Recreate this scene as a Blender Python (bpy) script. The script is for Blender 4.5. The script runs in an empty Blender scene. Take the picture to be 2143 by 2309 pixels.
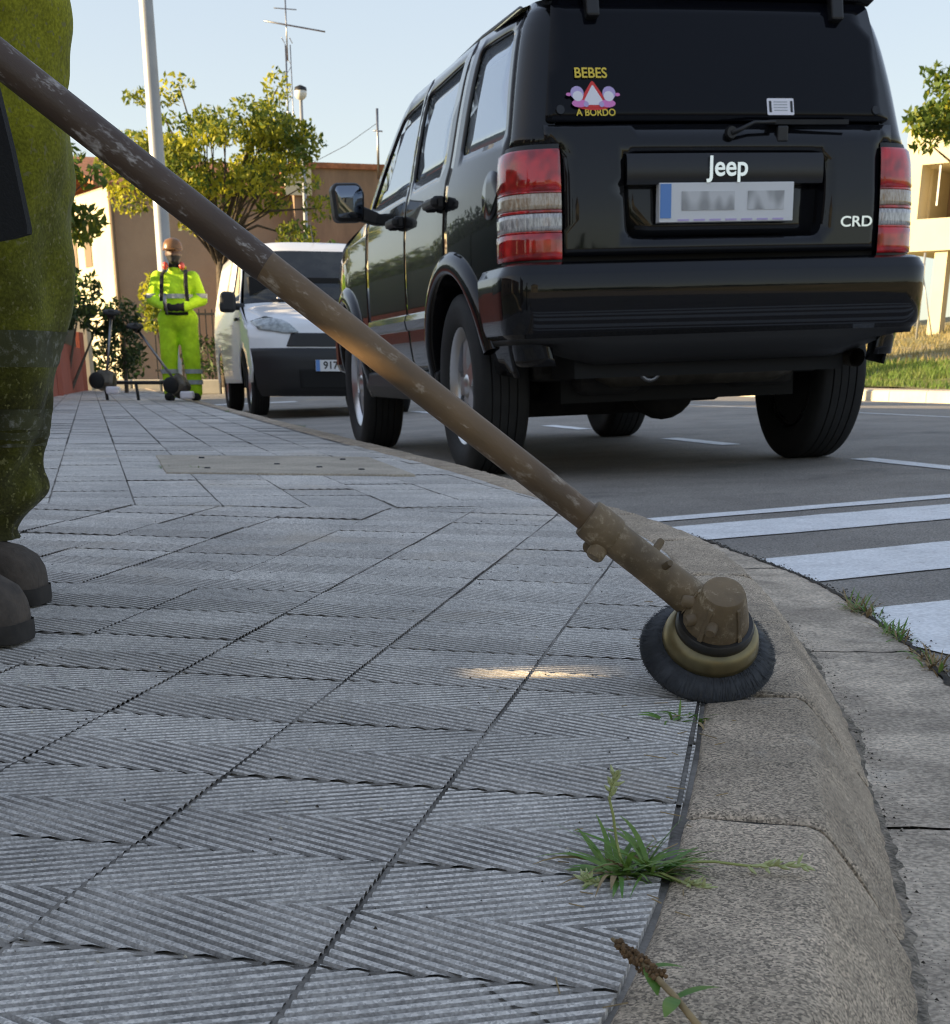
import bpy, bmesh, math, random
import numpy as np
from mathutils import Vector, Matrix, Euler
from mathutils.geometry import delaunay_2d_cdt
from mathutils import noise as mnoise
random.seed(7); rng = np.random.default_rng(7)
S = bpy.context.scene
COL = S.collection
# ------------------------------------------------------------------ camera
FPX, PITCH, CAMH = 3243.55, 0.3794, 0.35
cd = bpy.data.cameras.new('camera'); cam = bpy.data.objects.new('camera', cd); COL.objects.link(cam)
cam.location = (0, 0, CAMH); cam.rotation_euler = (math.pi/2 - PITCH, 0, 0)
cd.sensor_fit = 'HORIZONTAL'; cd.sensor_width = 36; cd.lens = 36*FPX/2143
cd.shift_y = (2160.3 - 1154.5)/2143; cd.clip_start = .05; cd.clip_end = 5000
cd.dof.use_dof = True; cd.dof.focus_distance = 1.4; cd.dof.aperture_fstop = 32
S.camera = cam
# ------------------------------------------------------------------ sky, sun, exposure
SUN = Vector((-.93, -.13, .205)).normalized()
EL = math.asin(SUN.z); AZ = math.atan2(SUN.x, SUN.y)
w = bpy.data.worlds.new('World'); S.world = w; w.use_nodes = True
nt = w.node_tree; bg = nt.nodes['Background']
sky = nt.nodes.new('ShaderNodeTexSky'); sky.sky_type = 'NISHITA'; sky.sun_disc = False
sky.sun_elevation = EL; sky.sun_rotation = AZ
sky.air_density = 1.0; sky.dust_density = .4; sky.ozone_density = 1.0
gm = nt.nodes.new('ShaderNodeGamma'); gm.inputs[1].default_value = .28
hs = nt.nodes.new('ShaderNodeHueSaturation'); hs.inputs['Saturation'].default_value = 1.75; hs.inputs['Hue'].default_value = .522
nt.links.new(sky.outputs[0], gm.inputs[0]); nt.links.new(gm.outputs[0], hs.inputs['Color']); nt.links.new(hs.outputs[0], bg.inputs[0]); bg.inputs[1].default_value = .15
sl = bpy.data.lights.new('sun', 'SUN'); sl.energy = 3.5; sl.angle = math.radians(.5); sl.color = (1, .76, .44)
so = bpy.data.objects.new('sun', sl); COL.objects.link(so); so.rotation_euler = (-SUN).to_track_quat('-Z', 'Y').to_euler()
so.location = (-20, 5, 20)
S.view_settings.view_transform = 'Standard'; S.view_settings.look = 'None'
S.cycles.filter_width = 1.05
S.view_settings.exposure = 2.06; S.view_settings.gamma = 1
# ------------------------------------------------------------------ materials
def mat(name, col, rough=.6, metal=0, spec=.5, var=0, vscale=8, col2=None, bump=0, bscale=60, coat=0, ior=1.5, detail=4, obj=True, speck=None, rand=0, trans=0, stretch=None):
    m = bpy.data.materials.new(name); m.use_nodes = True
    n = m.node_tree.nodes; L = m.node_tree.links; b = n['Principled BSDF']
    b.inputs['Base Color'].default_value = (*col, 1); b.inputs['Roughness'].default_value = rough
    b.inputs['Metallic'].default_value = metal; b.inputs['Specular IOR Level'].default_value = spec
    b.inputs['IOR'].default_value = ior
    if coat: b.inputs['Coat Weight'].default_value = coat; b.inputs['Coat Roughness'].default_value = .03
    vec = None
    if obj:
        tc = n.new('ShaderNodeTexCoord'); vec = tc.outputs['Object']
    else:
        g = n.new('ShaderNodeNewGeometry'); vec = g.outputs['Position']
    if stretch:
        mp = n.new('ShaderNodeMapping'); mp.inputs['Scale'].default_value = stretch; L.new(vec, mp.inputs[0]); vec = mp.outputs[0]
    cur = None
    if col2 is not None or var:
        if col2 is None: col2 = tuple(c*(1-var) for c in col)
        t = n.new('ShaderNodeTexNoise'); t.inputs['Scale'].default_value = vscale; t.inputs['Detail'].default_value = detail; t.inputs['Roughness'].default_value = .65
        L.new(vec, t.inputs['Vector'])
        r = n.new('ShaderNodeValToRGB'); r.color_ramp.elements[0].position = .38; r.color_ramp.elements[1].position = .62
        r.color_ramp.elements[0].color = (*col2, 1); r.color_ramp.elements[1].color = (*col, 1)
        L.new(t.outputs['Fac'], r.inputs[0]); cur = r.outputs[0]
    if speck:   # (scale, dark, light)
        if len(speck) > 3:
            t = n.new('ShaderNodeTexVoronoi'); t.inputs['Scale'].default_value = speck[0]; L.new(vec, t.inputs['Vector'])
            sx_ = n.new('ShaderNodeSeparateColor'); L.new(t.outputs['Color'], sx_.inputs[0]); fac = sx_.outputs[0]
        else:
            t = n.new('ShaderNodeTexNoise'); t.inputs['Scale'].default_value = speck[0]; t.inputs['Detail'].default_value = 2
            L.new(vec, t.inputs['Vector']); fac = t.outputs['Fac']
        r = n.new('ShaderNodeValToRGB'); r.color_ramp.elements[0].position = .36 if len(speck) < 4 else .05; r.color_ramp.elements[1].position = .66 if len(speck) < 4 else .95
        r.color_ramp.elements[0].color = (speck[1],)*3+(1,); r.color_ramp.elements[1].color = (speck[2],)*3+(1,)
        L.new(fac, r.inputs[0])
        mx = n.new('ShaderNodeMix'); mx.data_type = 'RGBA'; mx.blend_type = 'MULTIPLY'; mx.inputs[0].default_value = 1
        if cur: L.new(cur, mx.inputs[6])
        else: mx.inputs[6].default_value = (*col, 1)
        L.new(r.outputs[0], mx.inputs[7]); cur = mx.outputs[2]
    if rand:
        oi = n.new('ShaderNodeObjectInfo'); mr = n.new('ShaderNodeMapRange'); mr.inputs[3].default_value = 1-rand; mr.inputs[4].default_value = 1+rand
        L.new(oi.outputs['Random'], mr.inputs[0])
        mx = n.new('ShaderNodeMix'); mx.data_type = 'RGBA'; mx.blend_type = 'MULTIPLY'; mx.inputs[0].default_value = 1
        if cur: L.new(cur, mx.inputs[6])
        else: mx.inputs[6].default_value = (*col, 1)
        L.new(mr.outputs[0], mx.inputs[7]); cur = mx.outputs[2]
    if cur: L.new(cur, b.inputs['Base Color'])
    if bump:
        t = n.new('ShaderNodeTexNoise'); t.inputs['Scale'].default_value = bscale; t.inputs['Detail'].default_value = 3
        L.new(vec, t.inputs['Vector'])
        bp = n.new('ShaderNodeBump'); bp.inputs['Strength'].default_value = 1; bp.inputs['Distance'].default_value = bump
        L.new(t.outputs['Fac'], bp.inputs['Height']); L.new(bp.outputs[0], b.inputs['Normal'])
    if trans:
        tr = n.new('ShaderNodeBsdfTranslucent'); mxs = n.new('ShaderNodeMixShader'); mxs.inputs[0].default_value = trans
        if cur: L.new(cur, tr.inputs[0])
        else: tr.inputs[0].default_value = (*col, 1)
        L.new(b.outputs[0], mxs.inputs[1]); L.new(tr.outputs[0], mxs.inputs[2]); L.new(mxs.outputs[0], n['Material Output'].inputs[0])
    return m
M = {}
M['tile'] = mat('tile_concrete', (.57, .535, .485), .8, var=.35, vscale=4.0, col2=(.43, .405, .37), detail=8, bump=.0003, bscale=420, obj=False, speck=(520, .68, 1.34, 1), rand=.10)
M['groove'] = mat('groove_dark', (.42, .39, .35), .9, col2=(.22, .205, .185), vscale=14, bump=.0004, bscale=380, obj=False, speck=(420, .75, 1.2), detail=6)  # darker mix laid on the valleys between the tile ridges
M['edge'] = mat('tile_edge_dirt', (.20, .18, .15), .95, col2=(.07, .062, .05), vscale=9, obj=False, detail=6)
M['mortar'] = mat('joint_dirt', (.34, .31, .27), .95, col2=(.06, .052, .042), vscale=3.5, detail=8, bump=.004, bscale=120, obj=False)
M['kerb'] = mat('kerb_concrete', (.50, .40, .29), .9, col2=(.35, .28, .20), vscale=5, detail=8, bump=.0010, bscale=520, obj=False, speck=(560, .36, 1.50, 1), rand=.07)
M['gutter'] = mat('gutter_concrete', (.66, .55, .42), .9, col2=(.38, .315, .24), vscale=7, bump=.003, bscale=150, obj=False, speck=(170, .65, 1.25), detail=8)
M['asphalt'] = mat('asphalt', (.31, .282, .245), .85, col2=(.235, .214, .188), vscale=1.6, bump=.003, bscale=180, obj=False, speck=(190, .55, 1.35))
M['paint'] = mat('road_paint', (.90, .90, .89), .7, col2=(.78, .78, .77), vscale=9, bump=.0015, bscale=150, obj=False, speck=(120, .82, 1.08), detail=8)
M['soil'] = mat('dark_soil', (.075, .062, .046), 1, col2=(.022, .019, .015), vscale=45, detail=6, bump=.006, bscale=150, obj=False)
M['ground'] = mat('dry_ground', (.30, .24, .13), 1, col2=(.16, .15, .06), vscale=.6, bump=.03, bscale=6, obj=False, detail=8)
M['lawn'] = mat('lawn_ground', (.10, .13, .03), 1, col2=(.17, .15, .05), vscale=2.5, bump=.03, bscale=30, obj=False)
M['grass'] = mat('grass_blades', (.11, .20, .03), .7, rand=.1, col2=(.16, .20, .05), vscale=2, obj=False, trans=.35)
M['drygrass'] = mat('dry_grass_blades', (.38, .30, .14), .8, col2=(.25, .22, .08), vscale=2, obj=False, trans=.3)
def dusty(m, col, scale, lo, hi, amt):
    n = m.node_tree.nodes; L = m.node_tree.links; b = n['Principled BSDF']; src = b.inputs['Base Color'].links[0].from_socket
    g = n.new('ShaderNodeNewGeometry'); t = n.new('ShaderNodeTexNoise'); t.inputs['Scale'].default_value = scale; t.inputs['Detail'].default_value = 9; t.inputs['Roughness'].default_value = .62; L.new(g.outputs['Position'], t.inputs['Vector'])
    mr = n.new('ShaderNodeMapRange'); mr.inputs[1].default_value = lo; mr.inputs[2].default_value = hi; mr.inputs[4].default_value = amt; L.new(t.outputs['Fac'], mr.inputs[0])
    mx = n.new('ShaderNodeMix'); mx.data_type = 'RGBA'; L.new(mr.outputs[0], mx.inputs[0]); L.new(src, mx.inputs[6]); mx.inputs[7].default_value = (*col, 1); L.new(mx.outputs[2], b.inputs['Base Color'])
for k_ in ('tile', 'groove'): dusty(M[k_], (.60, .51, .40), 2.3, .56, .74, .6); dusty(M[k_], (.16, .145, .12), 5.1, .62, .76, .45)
for k_ in ('kerb', 'gutter'): dusty(M[k_], (.13, .11, .085), 6.5, .54, .72, .6); dusty(M[k_], (.62, .55, .45), 9.0, .60, .75, .5)
dusty(M['asphalt'], (.30, .28, .25), 1.3, .55, .75, .5); dusty(M['asphalt'], (.07, .068, .065), 2.1, .58, .72, .6)
dusty(M['paint'], (.42, .41, .40), 11, .58, .74, .6)
M['slab'] = mat('cover_concrete', (.52, .45, .35), .9, var=.25, vscale=5, bump=.002, bscale=200, obj=False, speck=(160, .8, 1.15))
M['paintblack'] = mat('black_car_paint', (.0030, .0032, .0052), .3, coat=1, spec=.05, col2=(.0042, .0042, .0048), vscale=5)
M['paintblack'].node_tree.nodes['Principled BSDF'].inputs['Coat IOR'].default_value = 1.42
M['blackplastic'] = mat('black_plastic', (.012, .012, .013), .45, bump=.0006, bscale=500)
M['satin'] = mat('satin_black_trim', (.010, .010, .011), .3)
M['rubber'] = mat('tyre_rubber', (.016, .016, .016), .75, var=.3, vscale=12, bump=.001, bscale=200)
M['darkinner'] = mat('dark_inner_body', (.006, .006, .006), .8)
M['tint'] = mat('privacy_glass', (.0035, .004, .0065), .02, ior=1.28)
M['vanglass'] = mat('van_windscreen', (.030, .034, .034), .03, ior=1.5, col2=(.012, .014, .015), vscale=2.5)
M['sideglass'] = mat('side_glass', (.56, .62, .68), .02, metal=.62)
M['alloy'] = mat('alloy_rim', (.66, .66, .67), .3, metal=1)
M['mirror'] = mat('mirror_glass', (.22, .25, .29), .02, metal=1)
M['chrome'] = mat('chrome', (.78, .80, .83), .12, metal=1)
M['redlens'] = mat('red_lens', (.62, .010, .014), .12, coat=1, col2=(.26, .003, .006), vscale=16, detail=1)
M['clearlens'] = mat('clear_lens', (.62, .60, .58), .15, coat=1, col2=(.26, .25, .25), vscale=60, stretch=(2.5, 1, .6))
M['amberlens'] = mat('amber_lens', (.52, .44, .34), .15, coat=1, col2=(.30, .20, .12), vscale=60, stretch=(2.5, 1, .6))
M['white'] = mat('white_car_paint', (.82, .82, .82), .3, coat=.6, var=.06, vscale=3)
M['platew'] = mat('plate_white', (.72, .72, .72), .5)
M['plateb'] = mat('plate_blue', (.12, .26, .58), .5)
M['platek'] = mat('plate_black', (.02, .02, .02), .5)
M['smudge'] = mat('plate_blurred_print', (.60, .60, .60), .5, col2=(.33, .33, .33), vscale=22, detail=0, stretch=(1, 1, .5))
M['yellow'] = mat('yellow_print', (.78, .58, .06), .5)
M['red'] = mat('red_print', (.70, .035, .03), .5)
M['pink'] = mat('pink_print', (.74, .22, .55), .5)
M['lilac'] = mat('lilac_print', (.50, .40, .68), .5)
M['whitep'] = mat('white_print', (.82, .80, .84), .5)
M['headlamp'] = mat('headlamp_glass', (.42, .46, .46), .1, coat=1, col2=(.16, .18, .18), vscale=14)
M['metal'] = mat('worn_metal', (.30, .30, .31), .4, metal=1, var=.3, vscale=15)
M['muffler'] = mat('muffler_metal', (.16, .14, .11), .5, metal=1, var=.4, vscale=8)
M['exh'] = mat('underbody_dirt', (.022, .020, .018), .8, var=.5, vscale=10)
M['shaft'] = mat('dusty_shaft', (.185, .115, .055), .5, col2=(.070, .042, .022), vscale=22, bump=.0010, bscale=200, detail=8, stretch=(1, 1, .35))
M['gear'] = None
M['ring'] = mat('worn_black_ring', (.012, .012, .012), .4, col2=(.030, .025, .019), vscale=24, detail=4)
M['cup'] = mat('olive_steel_cup', (.26, .205, .10), .38, metal=.75, col2=(.15, .125, .065), vscale=9)
M['wire'] = mat('dark_wire', (.035, .036, .038), .5, metal=.4, var=.4, vscale=60)
M['hiviz'] = mat('hi_vis_fabric', (.56, .90, .015), .8, bump=.035, bscale=7, col2=(.40, .68, .012), vscale=5, detail=3)
M['reflect'] = mat('reflective_band', (.40, .43, .44), .5, var=.2, vscale=20)
M['skin'] = mat('dark_skin', (.09, .045, .028), .55)
M['mask'] = mat('black_mask', (.010, .010, .010), .8)
M['helmet'] = mat('orange_helmet', (.20, .095, .030), .35, var=.3, vscale=10)
M['muff'] = mat('red_ear_muff', (.65, .09, .06), .4)
M['strap'] = mat('black_webbing', (.008, .008, .009), .85, bump=.001, bscale=300)
M['glove'] = mat('dark_glove', (.018, .016, .015), .85)
M['boot'] = mat('dusty_boot', (.10, .078, .060), .85, col2=(.045, .036, .029), vscale=14, bump=.002, bscale=90, detail=8)
M['sole'] = mat('boot_sole', (.040, .034, .029), .85, var=.4, vscale=30)
M['bark'] = mat('bark', (.11, .085, .06), .9, var=.4, vscale=12, bump=.02, bscale=20)
M['leafy'] = mat('yellow_green_leaves', (.52, .49, .035), .6, col2=(.17, .21, .025), vscale=1.3, obj=False, trans=.45)
M['leafg'] = mat('green_leaves', (.12, .19, .03), .6, col2=(.06, .10, .018), vscale=2, obj=False, trans=.4)
M['leafd'] = mat('dark_leaves', (.045, .075, .018), .6, var=.4, vscale=2, obj=False, trans=.3)
M['brown'] = mat('brown_render', (.38, .275, .19), .95, col2=(.32, .225, .155), vscale=.5, bump=.01, bscale=20, obj=False, detail=8)
M['brown2'] = mat('stained_brown_render', (.30, .205, .135), .95, col2=(.17, .115, .08), vscale=.9, obj=False, detail=8, stretch=(1, 1, .25))
M['cream'] = mat('cream_render', (.64, .57, .40), .95, var=.08, vscale=1, obj=False)
M['terracotta'] = mat('roof_tile_red', (.42, .17, .08), .9, var=.4, vscale=6, obj=False)
M['redwall'] = mat('red_wall_render', (.33, .085, .05), .9, var=.2, vscale=3, bump=.004, bscale=60, obj=False)
M['greenfence'] = mat('green_fence_metal', (.012, .032, .026), .6)
M['beige'] = mat('beige_post', (.46, .40, .30), .9, var=.1)
M['darkwin'] = mat('dark_window', (.02, .02, .022), .1)
M['shutter'] = mat('brown_shutter', (.16, .11, .06), .6)
M['pole'] = mat('galvanised_pole', (.36, .37, .38), .5, metal=.35, var=.1, vscale=3)
M['globe'] = mat('lamp_globe', (.70, .70, .66), .3)
M['iron'] = mat('iron_fence', (.035, .033, .03), .7)
M['stonew'] = mat('pale_concrete', (.55, .50, .40), .95, var=.15, vscale=2, obj=False)
M['dirtwash'] = mat('gutter_dirt', (.30, .25, .19), 1, col2=(.11, .095, .072), vscale=30, bump=.003, bscale=200, obj=False, detail=8, speck=(260, .6, 1.4, 1))
M['stem'] = mat('weed_stem', (.30, .33, .10), .6)
M['weed'] = mat('weed_leaf', (.10, .23, .035), .5, col2=(.20, .30, .06), vscale=30, trans=.3, obj=False)
M['seed'] = mat('weed_seed', (.45, .48, .22), .7)
M['spike'] = mat('brown_seed_spike', (.20, .115, .05), .9, var=.5, vscale=120)
M['straw'] = mat('dead_straw', (.36, .26, .13), .9, var=.3, vscale=30)
# trouser cloth: high visibility green with ingrained dirt towards the boots
def trouser_mat():
    m = bpy.data.materials.new('soiled_green_cloth'); m.use_nodes = True
    n = m.node_tree.nodes; L = m.node_tree.links; b = n['Principled BSDF']; b.inputs['Roughness'].default_value = .9
    g = n.new('ShaderNodeNewGeometry'); sp = n.new('ShaderNodeSeparateXYZ'); L.new(g.outputs['Position'], sp.inputs[0])
    t = n.new('ShaderNodeTexNoise'); t.inputs['Scale'].default_value = 9; t.inputs['Detail'].default_value = 9; t.inputs['Roughness'].default_value = .7; L.new(g.outputs['Position'], t.inputs['Vector'])
    a = n.new('ShaderNodeMath'); a.operation = 'MULTIPLY_ADD'; a.inputs[1].default_value = 1.5; L.new(sp.outputs[2], a.inputs[0])
    a2 = n.new('ShaderNodeMath'); a2.operation = 'MULTIPLY_ADD'; a2.inputs[1].default_value = 1.5; a2.inputs[2].default_value = -1.02; L.new(t.outputs['Fac'], a2.inputs[0])
    L.new(a2.outputs[0], a.inputs[2])
    r = n.new('ShaderNodeValToRGB'); e = r.color_ramp.elements
    e[0].position = .05; e[0].color = (.045, .043, .012, 1); e[1].position = 1.0; e[1].color = (.30, .30, .022, 1)
    x = r.color_ramp.elements.new(.45); x.color = (.115, .118, .014, 1)
    L.new(a.outputs[0], r.inputs[0])
    t2 = n.new('ShaderNodeTexNoise'); t2.inputs['Scale'].default_value = 260; L.new(g.outputs['Position'], t2.inputs['Vector'])
    r2 = n.new('ShaderNodeValToRGB'); r2.color_ramp.elements[0].position = .35; r2.color_ramp.elements[1].position = .7; r2.color_ramp.elements[0].color = (.72,)*3+(1,); r2.color_ramp.elements[1].color = (1.25,)*3+(1,)
    L.new(t2.outputs['Fac'], r2.inputs[0])
    mx = n.new('ShaderNodeMix'); mx.data_type = 'RGBA'; mx.blend_type = 'MULTIPLY'; mx.inputs[0].default_value = 1
    L.new(r.outputs[0], mx.inputs[6]); L.new(r2.outputs[0], mx.inputs[7]); L.new(mx.outputs[2], b.inputs['Base Color'])
    bp = n.new('ShaderNodeBump'); bp.inputs['Distance'].default_value = .0007; L.new(t2.outputs['Fac'], bp.inputs['Height']); L.new(bp.outputs[0], b.inputs['Normal'])
    t3 = n.new('ShaderNodeTexNoise'); t3.inputs['Scale'].default_value = 150; t3.inputs['Detail'].default_value = 3; L.new(g.outputs['Position'], t3.inputs['Vector'])
    mr = n.new('ShaderNodeMapRange'); mr.inputs[1].default_value = .60; mr.inputs[2].default_value = .68; L.new(t3.outputs['Fac'], mr.inputs[0])
    mf = n.new('ShaderNodeMix'); mf.data_type = 'RGBA'; L.new(mr.outputs[0], mf.inputs[0]); L.new(mx.outputs[2], mf.inputs[6]); mf.inputs[7].default_value = (.20, .19, .07, 1); L.new(mf.outputs[2], b.inputs['Base Color'])
    b.inputs['Sheen Weight'].default_value = .1; b.inputs['Specular IOR Level'].default_value = .15
    return m
M['trouser'] = trouser_mat()
def flecked(name, base, fleck, scale, lo, hi, stretch=None, rough=.6):
    m = bpy.data.materials.new(name); m.use_nodes = True
    n = m.node_tree.nodes; L = m.node_tree.links; b = n['Principled BSDF']; b.inputs['Roughness'].default_value = rough
    tc = n.new('ShaderNodeTexCoord'); vec = tc.outputs['Object']
    if stretch:
        mp = n.new('ShaderNodeMapping'); mp.inputs['Scale'].default_value = stretch; L.new(vec, mp.inputs[0]); vec = mp.outputs[0]
    t = n.new('ShaderNodeTexNoise'); t.inputs['Scale'].default_value = scale; t.inputs['Detail'].default_value = 7; t.inputs['Roughness'].default_value = .75; L.new(vec, t.inputs['Vector'])
    r = n.new('ShaderNodeValToRGB'); r.color_ramp.elements[0].position = lo; r.color_ramp.elements[1].position = hi
    r.color_ramp.elements[0].color = (*base, 1); r.color_ramp.elements[1].color = (*fleck, 1)
    L.new(t.outputs['Fac'], r.inputs[0])
    t2 = n.new('ShaderNodeTexNoise'); t2.inputs['Scale'].default_value = scale*.25; t2.inputs['Detail'].default_value = 4; L.new(vec, t2.inputs['Vector'])
    r2 = n.new('ShaderNodeValToRGB'); r2.color_ramp.elements[0].position = .35; r2.color_ramp.elements[1].position = .65; r2.color_ramp.elements[0].color = (.6,)*3+(1,); r2.color_ramp.elements[1].color = (1.2,)*3+(1,)
    L.new(t2.outputs['Fac'], r2.inputs[0])
    mx = n.new('ShaderNodeMix'); mx.data_type = 'RGBA'; mx.blend_type = 'MULTIPLY'; mx.inputs[0].default_value = 1
    L.new(r.outputs[0], mx.inputs[6]); L.new(r2.outputs[0], mx.inputs[7]); L.new(mx.outputs[2], b.inputs['Base Color'])
    bp = n.new('ShaderNodeBump'); bp.inputs['Distance'].default_value = .0012; L.new(t.outputs['Fac'], bp.inputs['Height']); L.new(bp.outputs[0], b.inputs['Normal'])
    return m
M['gear'] = flecked('dusty_gearbox', (.185, .128, .066), (.44, .36, .24), 75, .54, .74, None, .6)
M['shaft'] = flecked('dusty_shaft', (.165, .102, .048), (.50, .42, .32), 60, .56, .72, (1, 1, .5), .5)
M['shaftdark'] = flecked('worn_dark_shaft', (.075, .046, .028), (.50, .46, .42), 48, .56, .68, (1, 1, .45), .45)
M['bandworn'] = flecked('worn_reflective_band', (.060, .062, .018), (.26, .26, .22), 80, .52, .70, None, .7)
# ------------------------------------------------------------------ mesh helpers
class MB:
    def __init__(s): s.v = []; s.f = []; s.m = []
    def add(s, v, f, m=0):
        o = len(s.v); s.v += [tuple(map(float, p)) for p in v]; s.f += [tuple(i+o for i in q) for q in f]; s.m += [m]*len(f); return s
    def box(s, c, d, R=None, m=0):
        c = Vector(c); d = Vector(d)/2
        P = [Vector((a*d.x, b*d.y, e*d.z)) for a in (-1, 1) for b in (-1, 1) for e in (-1, 1)]
        if R is not None: P = [R @ p for p in P]
        return s.add([c+p for p in P], [(0, 1, 3, 2), (4, 6, 7, 5), (0, 4, 5, 1), (2, 3, 7, 6), (0, 2, 6, 4), (1, 5, 7, 3)], m)
    def tube(s, pts, rad, n=10, m=0, cap=True, sq=None):
        pts = [Vector(p) for p in pts]
        if not hasattr(rad, '__len__'): rad = [rad]*len(pts)
        V = []; prev = None
        for i, p in enumerate(pts):
            t = (pts[min(i+1, len(pts)-1)] - pts[max(i-1, 0)]).normalized()
            if prev is None:
                a = Vector((0, 0, 1)) if abs(t.z) < .9 else Vector((1, 0, 0)); x = t.cross(a).normalized()
            else: x = (prev - t*prev.dot(t)).normalized()
            prev = x; y = t.cross(x)
            for k in range(n):
                an = 2*math.pi*k/n; V.append(p + (x*math.cos(an) + y*math.sin(an)*(sq or 1))*rad[i])
        F = []
        for i in range(len(pts)-1):
            for k in range(n):
                a = i*n+k; b = i*n+(k+1) % n; F.append((a, b, b+n, a+n))
        if cap: F.append(tuple(range(n-1, -1, -1))); F.append(tuple(range((len(pts)-1)*n, len(pts)*n)))
        return s.add(V, F, m)
    def lathe(s, prof, n=24, Mx=None, m=0, cap=False):
        V = []
        for r, z in prof:
            for k in range(n):
                a = 2*math.pi*k/n; p = Vector((r*math.cos(a), r*math.sin(a), z)); V.append(Mx @ p if Mx is not None else p)
        F = []
        for i in range(len(prof)-1):
            for k in range(n):
                a = i*n+k; b = i*n+(k+1) % n; F.append((a, b, b+n, a+n))
        if cap: F.append(tuple(range(n-1, -1, -1))); F.append(tuple(range((len(prof)-1)*n, len(prof)*n)))
        return s.add(V, F, m)
    def prism(s, poly, a, b, fn, m=0):     # poly of 2d points, fn(u,v,w) -> 3d
        n = len(poly)
        V = [fn(u, v, a) for u, v in poly] + [fn(u, v, b) for u, v in poly]
        F = [tuple(range(n-1, -1, -1)), tuple(range(n, 2*n))] + [(i, (i+1) % n, n+(i+1) % n, n+i) for i in range(n)]
        return s.add(V, F, m)
    def loft(s, rows, m=0, closed=False):
        n = len(rows[0]); V = [p for r in rows for p in r]; F = []
        for i in range(len(rows)-1):
            for k in range(n if closed else n-1):
                a = i*n+k; b = i*n+(k+1) % n; F.append((a, b, b+n, a+n))
        return s.add(V, F, m)
    def sphere(s, c, r, n=12, h=8, m=0):
        c = Vector(c); r = Vector(r) if hasattr(r, '__len__') else Vector((r, r, r)); rows = []
        for i in range(h+1):
            t = math.pi*i/h; rows.append([c + Vector((r.x*math.sin(t)*math.cos(2*math.pi*k/n), r.y*math.sin(t)*math.sin(2*math.pi*k/n), r.z*math.cos(t))) for k in range(n)])
        return s.loft(rows, m, True)
    def mesh(s, name, mats, smooth=False):
        me = bpy.data.meshes.new(name); me.from_pydata(s.v, [], s.f)
        for x in (mats if isinstance(mats, (list, tuple)) else [mats]): me.materials.append(M[x] if isinstance(x, str) else x)
        if any(s.m): me.polygons.foreach_set('material_index', s.m)
        bm = bmesh.new(); bm.from_mesh(me); bmesh.ops.remove_doubles(bm, verts=bm.verts, dist=1e-6); bmesh.ops.recalc_face_normals(bm, faces=bm.faces); bm.to_mesh(me); bm.free()
        if smooth: me.polygons.foreach_set('use_smooth', [True]*len(me.polygons))
        me.update(); return me
    def build(s, name, mats, parent=None, smooth=False, bevel=0, auto=None, kind=None):
        o = link(name, s.mesh(name, mats, smooth or bool(auto)), parent)
        if auto:
            me = o.data
            try:
                me.set_sharp_from_angle(angle=math.radians(auto))
            except Exception: pass
        if bevel:
            b = o.modifiers.new('bevel', 'BEVEL'); b.width = bevel; b.segments = 2; b.limit_method = 'ANGLE'; b.angle_limit = math.radians(40)
        if kind: o['kind'] = kind
        return o
def link(name, me, parent=None):
    o = bpy.data.objects.new(name, me); COL.objects.link(o)
    if parent is not None: o.parent = parent
    return o
def tag(o, label, cat, group=None):
    o['label'] = label; o['category'] = cat
    if group: o['group'] = group
    return o
def thing(name, label, cat, loc=(0, 0, 0), rot=(0, 0, 0), group=None):
    o = bpy.data.objects.new(name, None); COL.objects.link(o); o.location = loc; o.rotation_euler = rot; o.empty_display_size = .2
    return tag(o, label, cat, group)
def struct(o): o['kind'] = 'structure'; return o
def herm(xs, ys):
    xs = np.array(xs, float); ys = np.array(ys, float); d = np.diff(ys)/np.diff(xs)
    m = np.zeros(len(xs)); m[0] = d[0]; m[-1] = d[-1]
    for i in range(1, len(xs)-1): m[i] = 0 if d[i-1]*d[i] <= 0 else 2*d[i-1]*d[i]/(d[i-1]+d[i])
    def f(x):
        x = min(max(x, xs[0]), xs[-1]); i = min(max(int(np.searchsorted(xs, x))-1, 0), len(xs)-2)
        h = xs[i+1]-xs[i]; t = (x-xs[i])/h
        return float((2*t**3-3*t*t+1)*ys[i]+(t**3-2*t*t+t)*h*m[i]+(-2*t**3+3*t*t)*ys[i+1]+(t**3-t*t)*h*m[i+1])
    return f
def inpoly(x, y, P):
    c = False; j = len(P)-1
    for i in range(len(P)):
        if (P[i][1] > y) != (P[j][1] > y) and x < (P[j][0]-P[i][0])*(y-P[i][1])/(P[j][1]-P[i][1])+P[i][0]: c = not c
        j = i
    return c
def rpoly(P, r, n=4):
    out = []; N = len(P)
    for i in range(N):
        p = Vector(P[i]); a = Vector(P[i-1])-p; b = Vector(P[(i+1) % N])-p
        rr = min(r, a.length*.45, b.length*.45); A = p+a.normalized()*rr; B = p+b.normalized()*rr
        for k in range(n+1):
            t = k/n; out.append(tuple(A*(1-t)**2+p*2*t*(1-t)+B*t*t))
    return out
def resamp(P, st):
    out = []
    for i in range(len(P)):
        a = Vector(P[i]); b = Vector(P[(i+1) % len(P)]); k = max(1, int(math.ceil((b-a).length/st)))
        for j in range(k): out.append(tuple(a+(b-a)*j/k))
    return out
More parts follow.
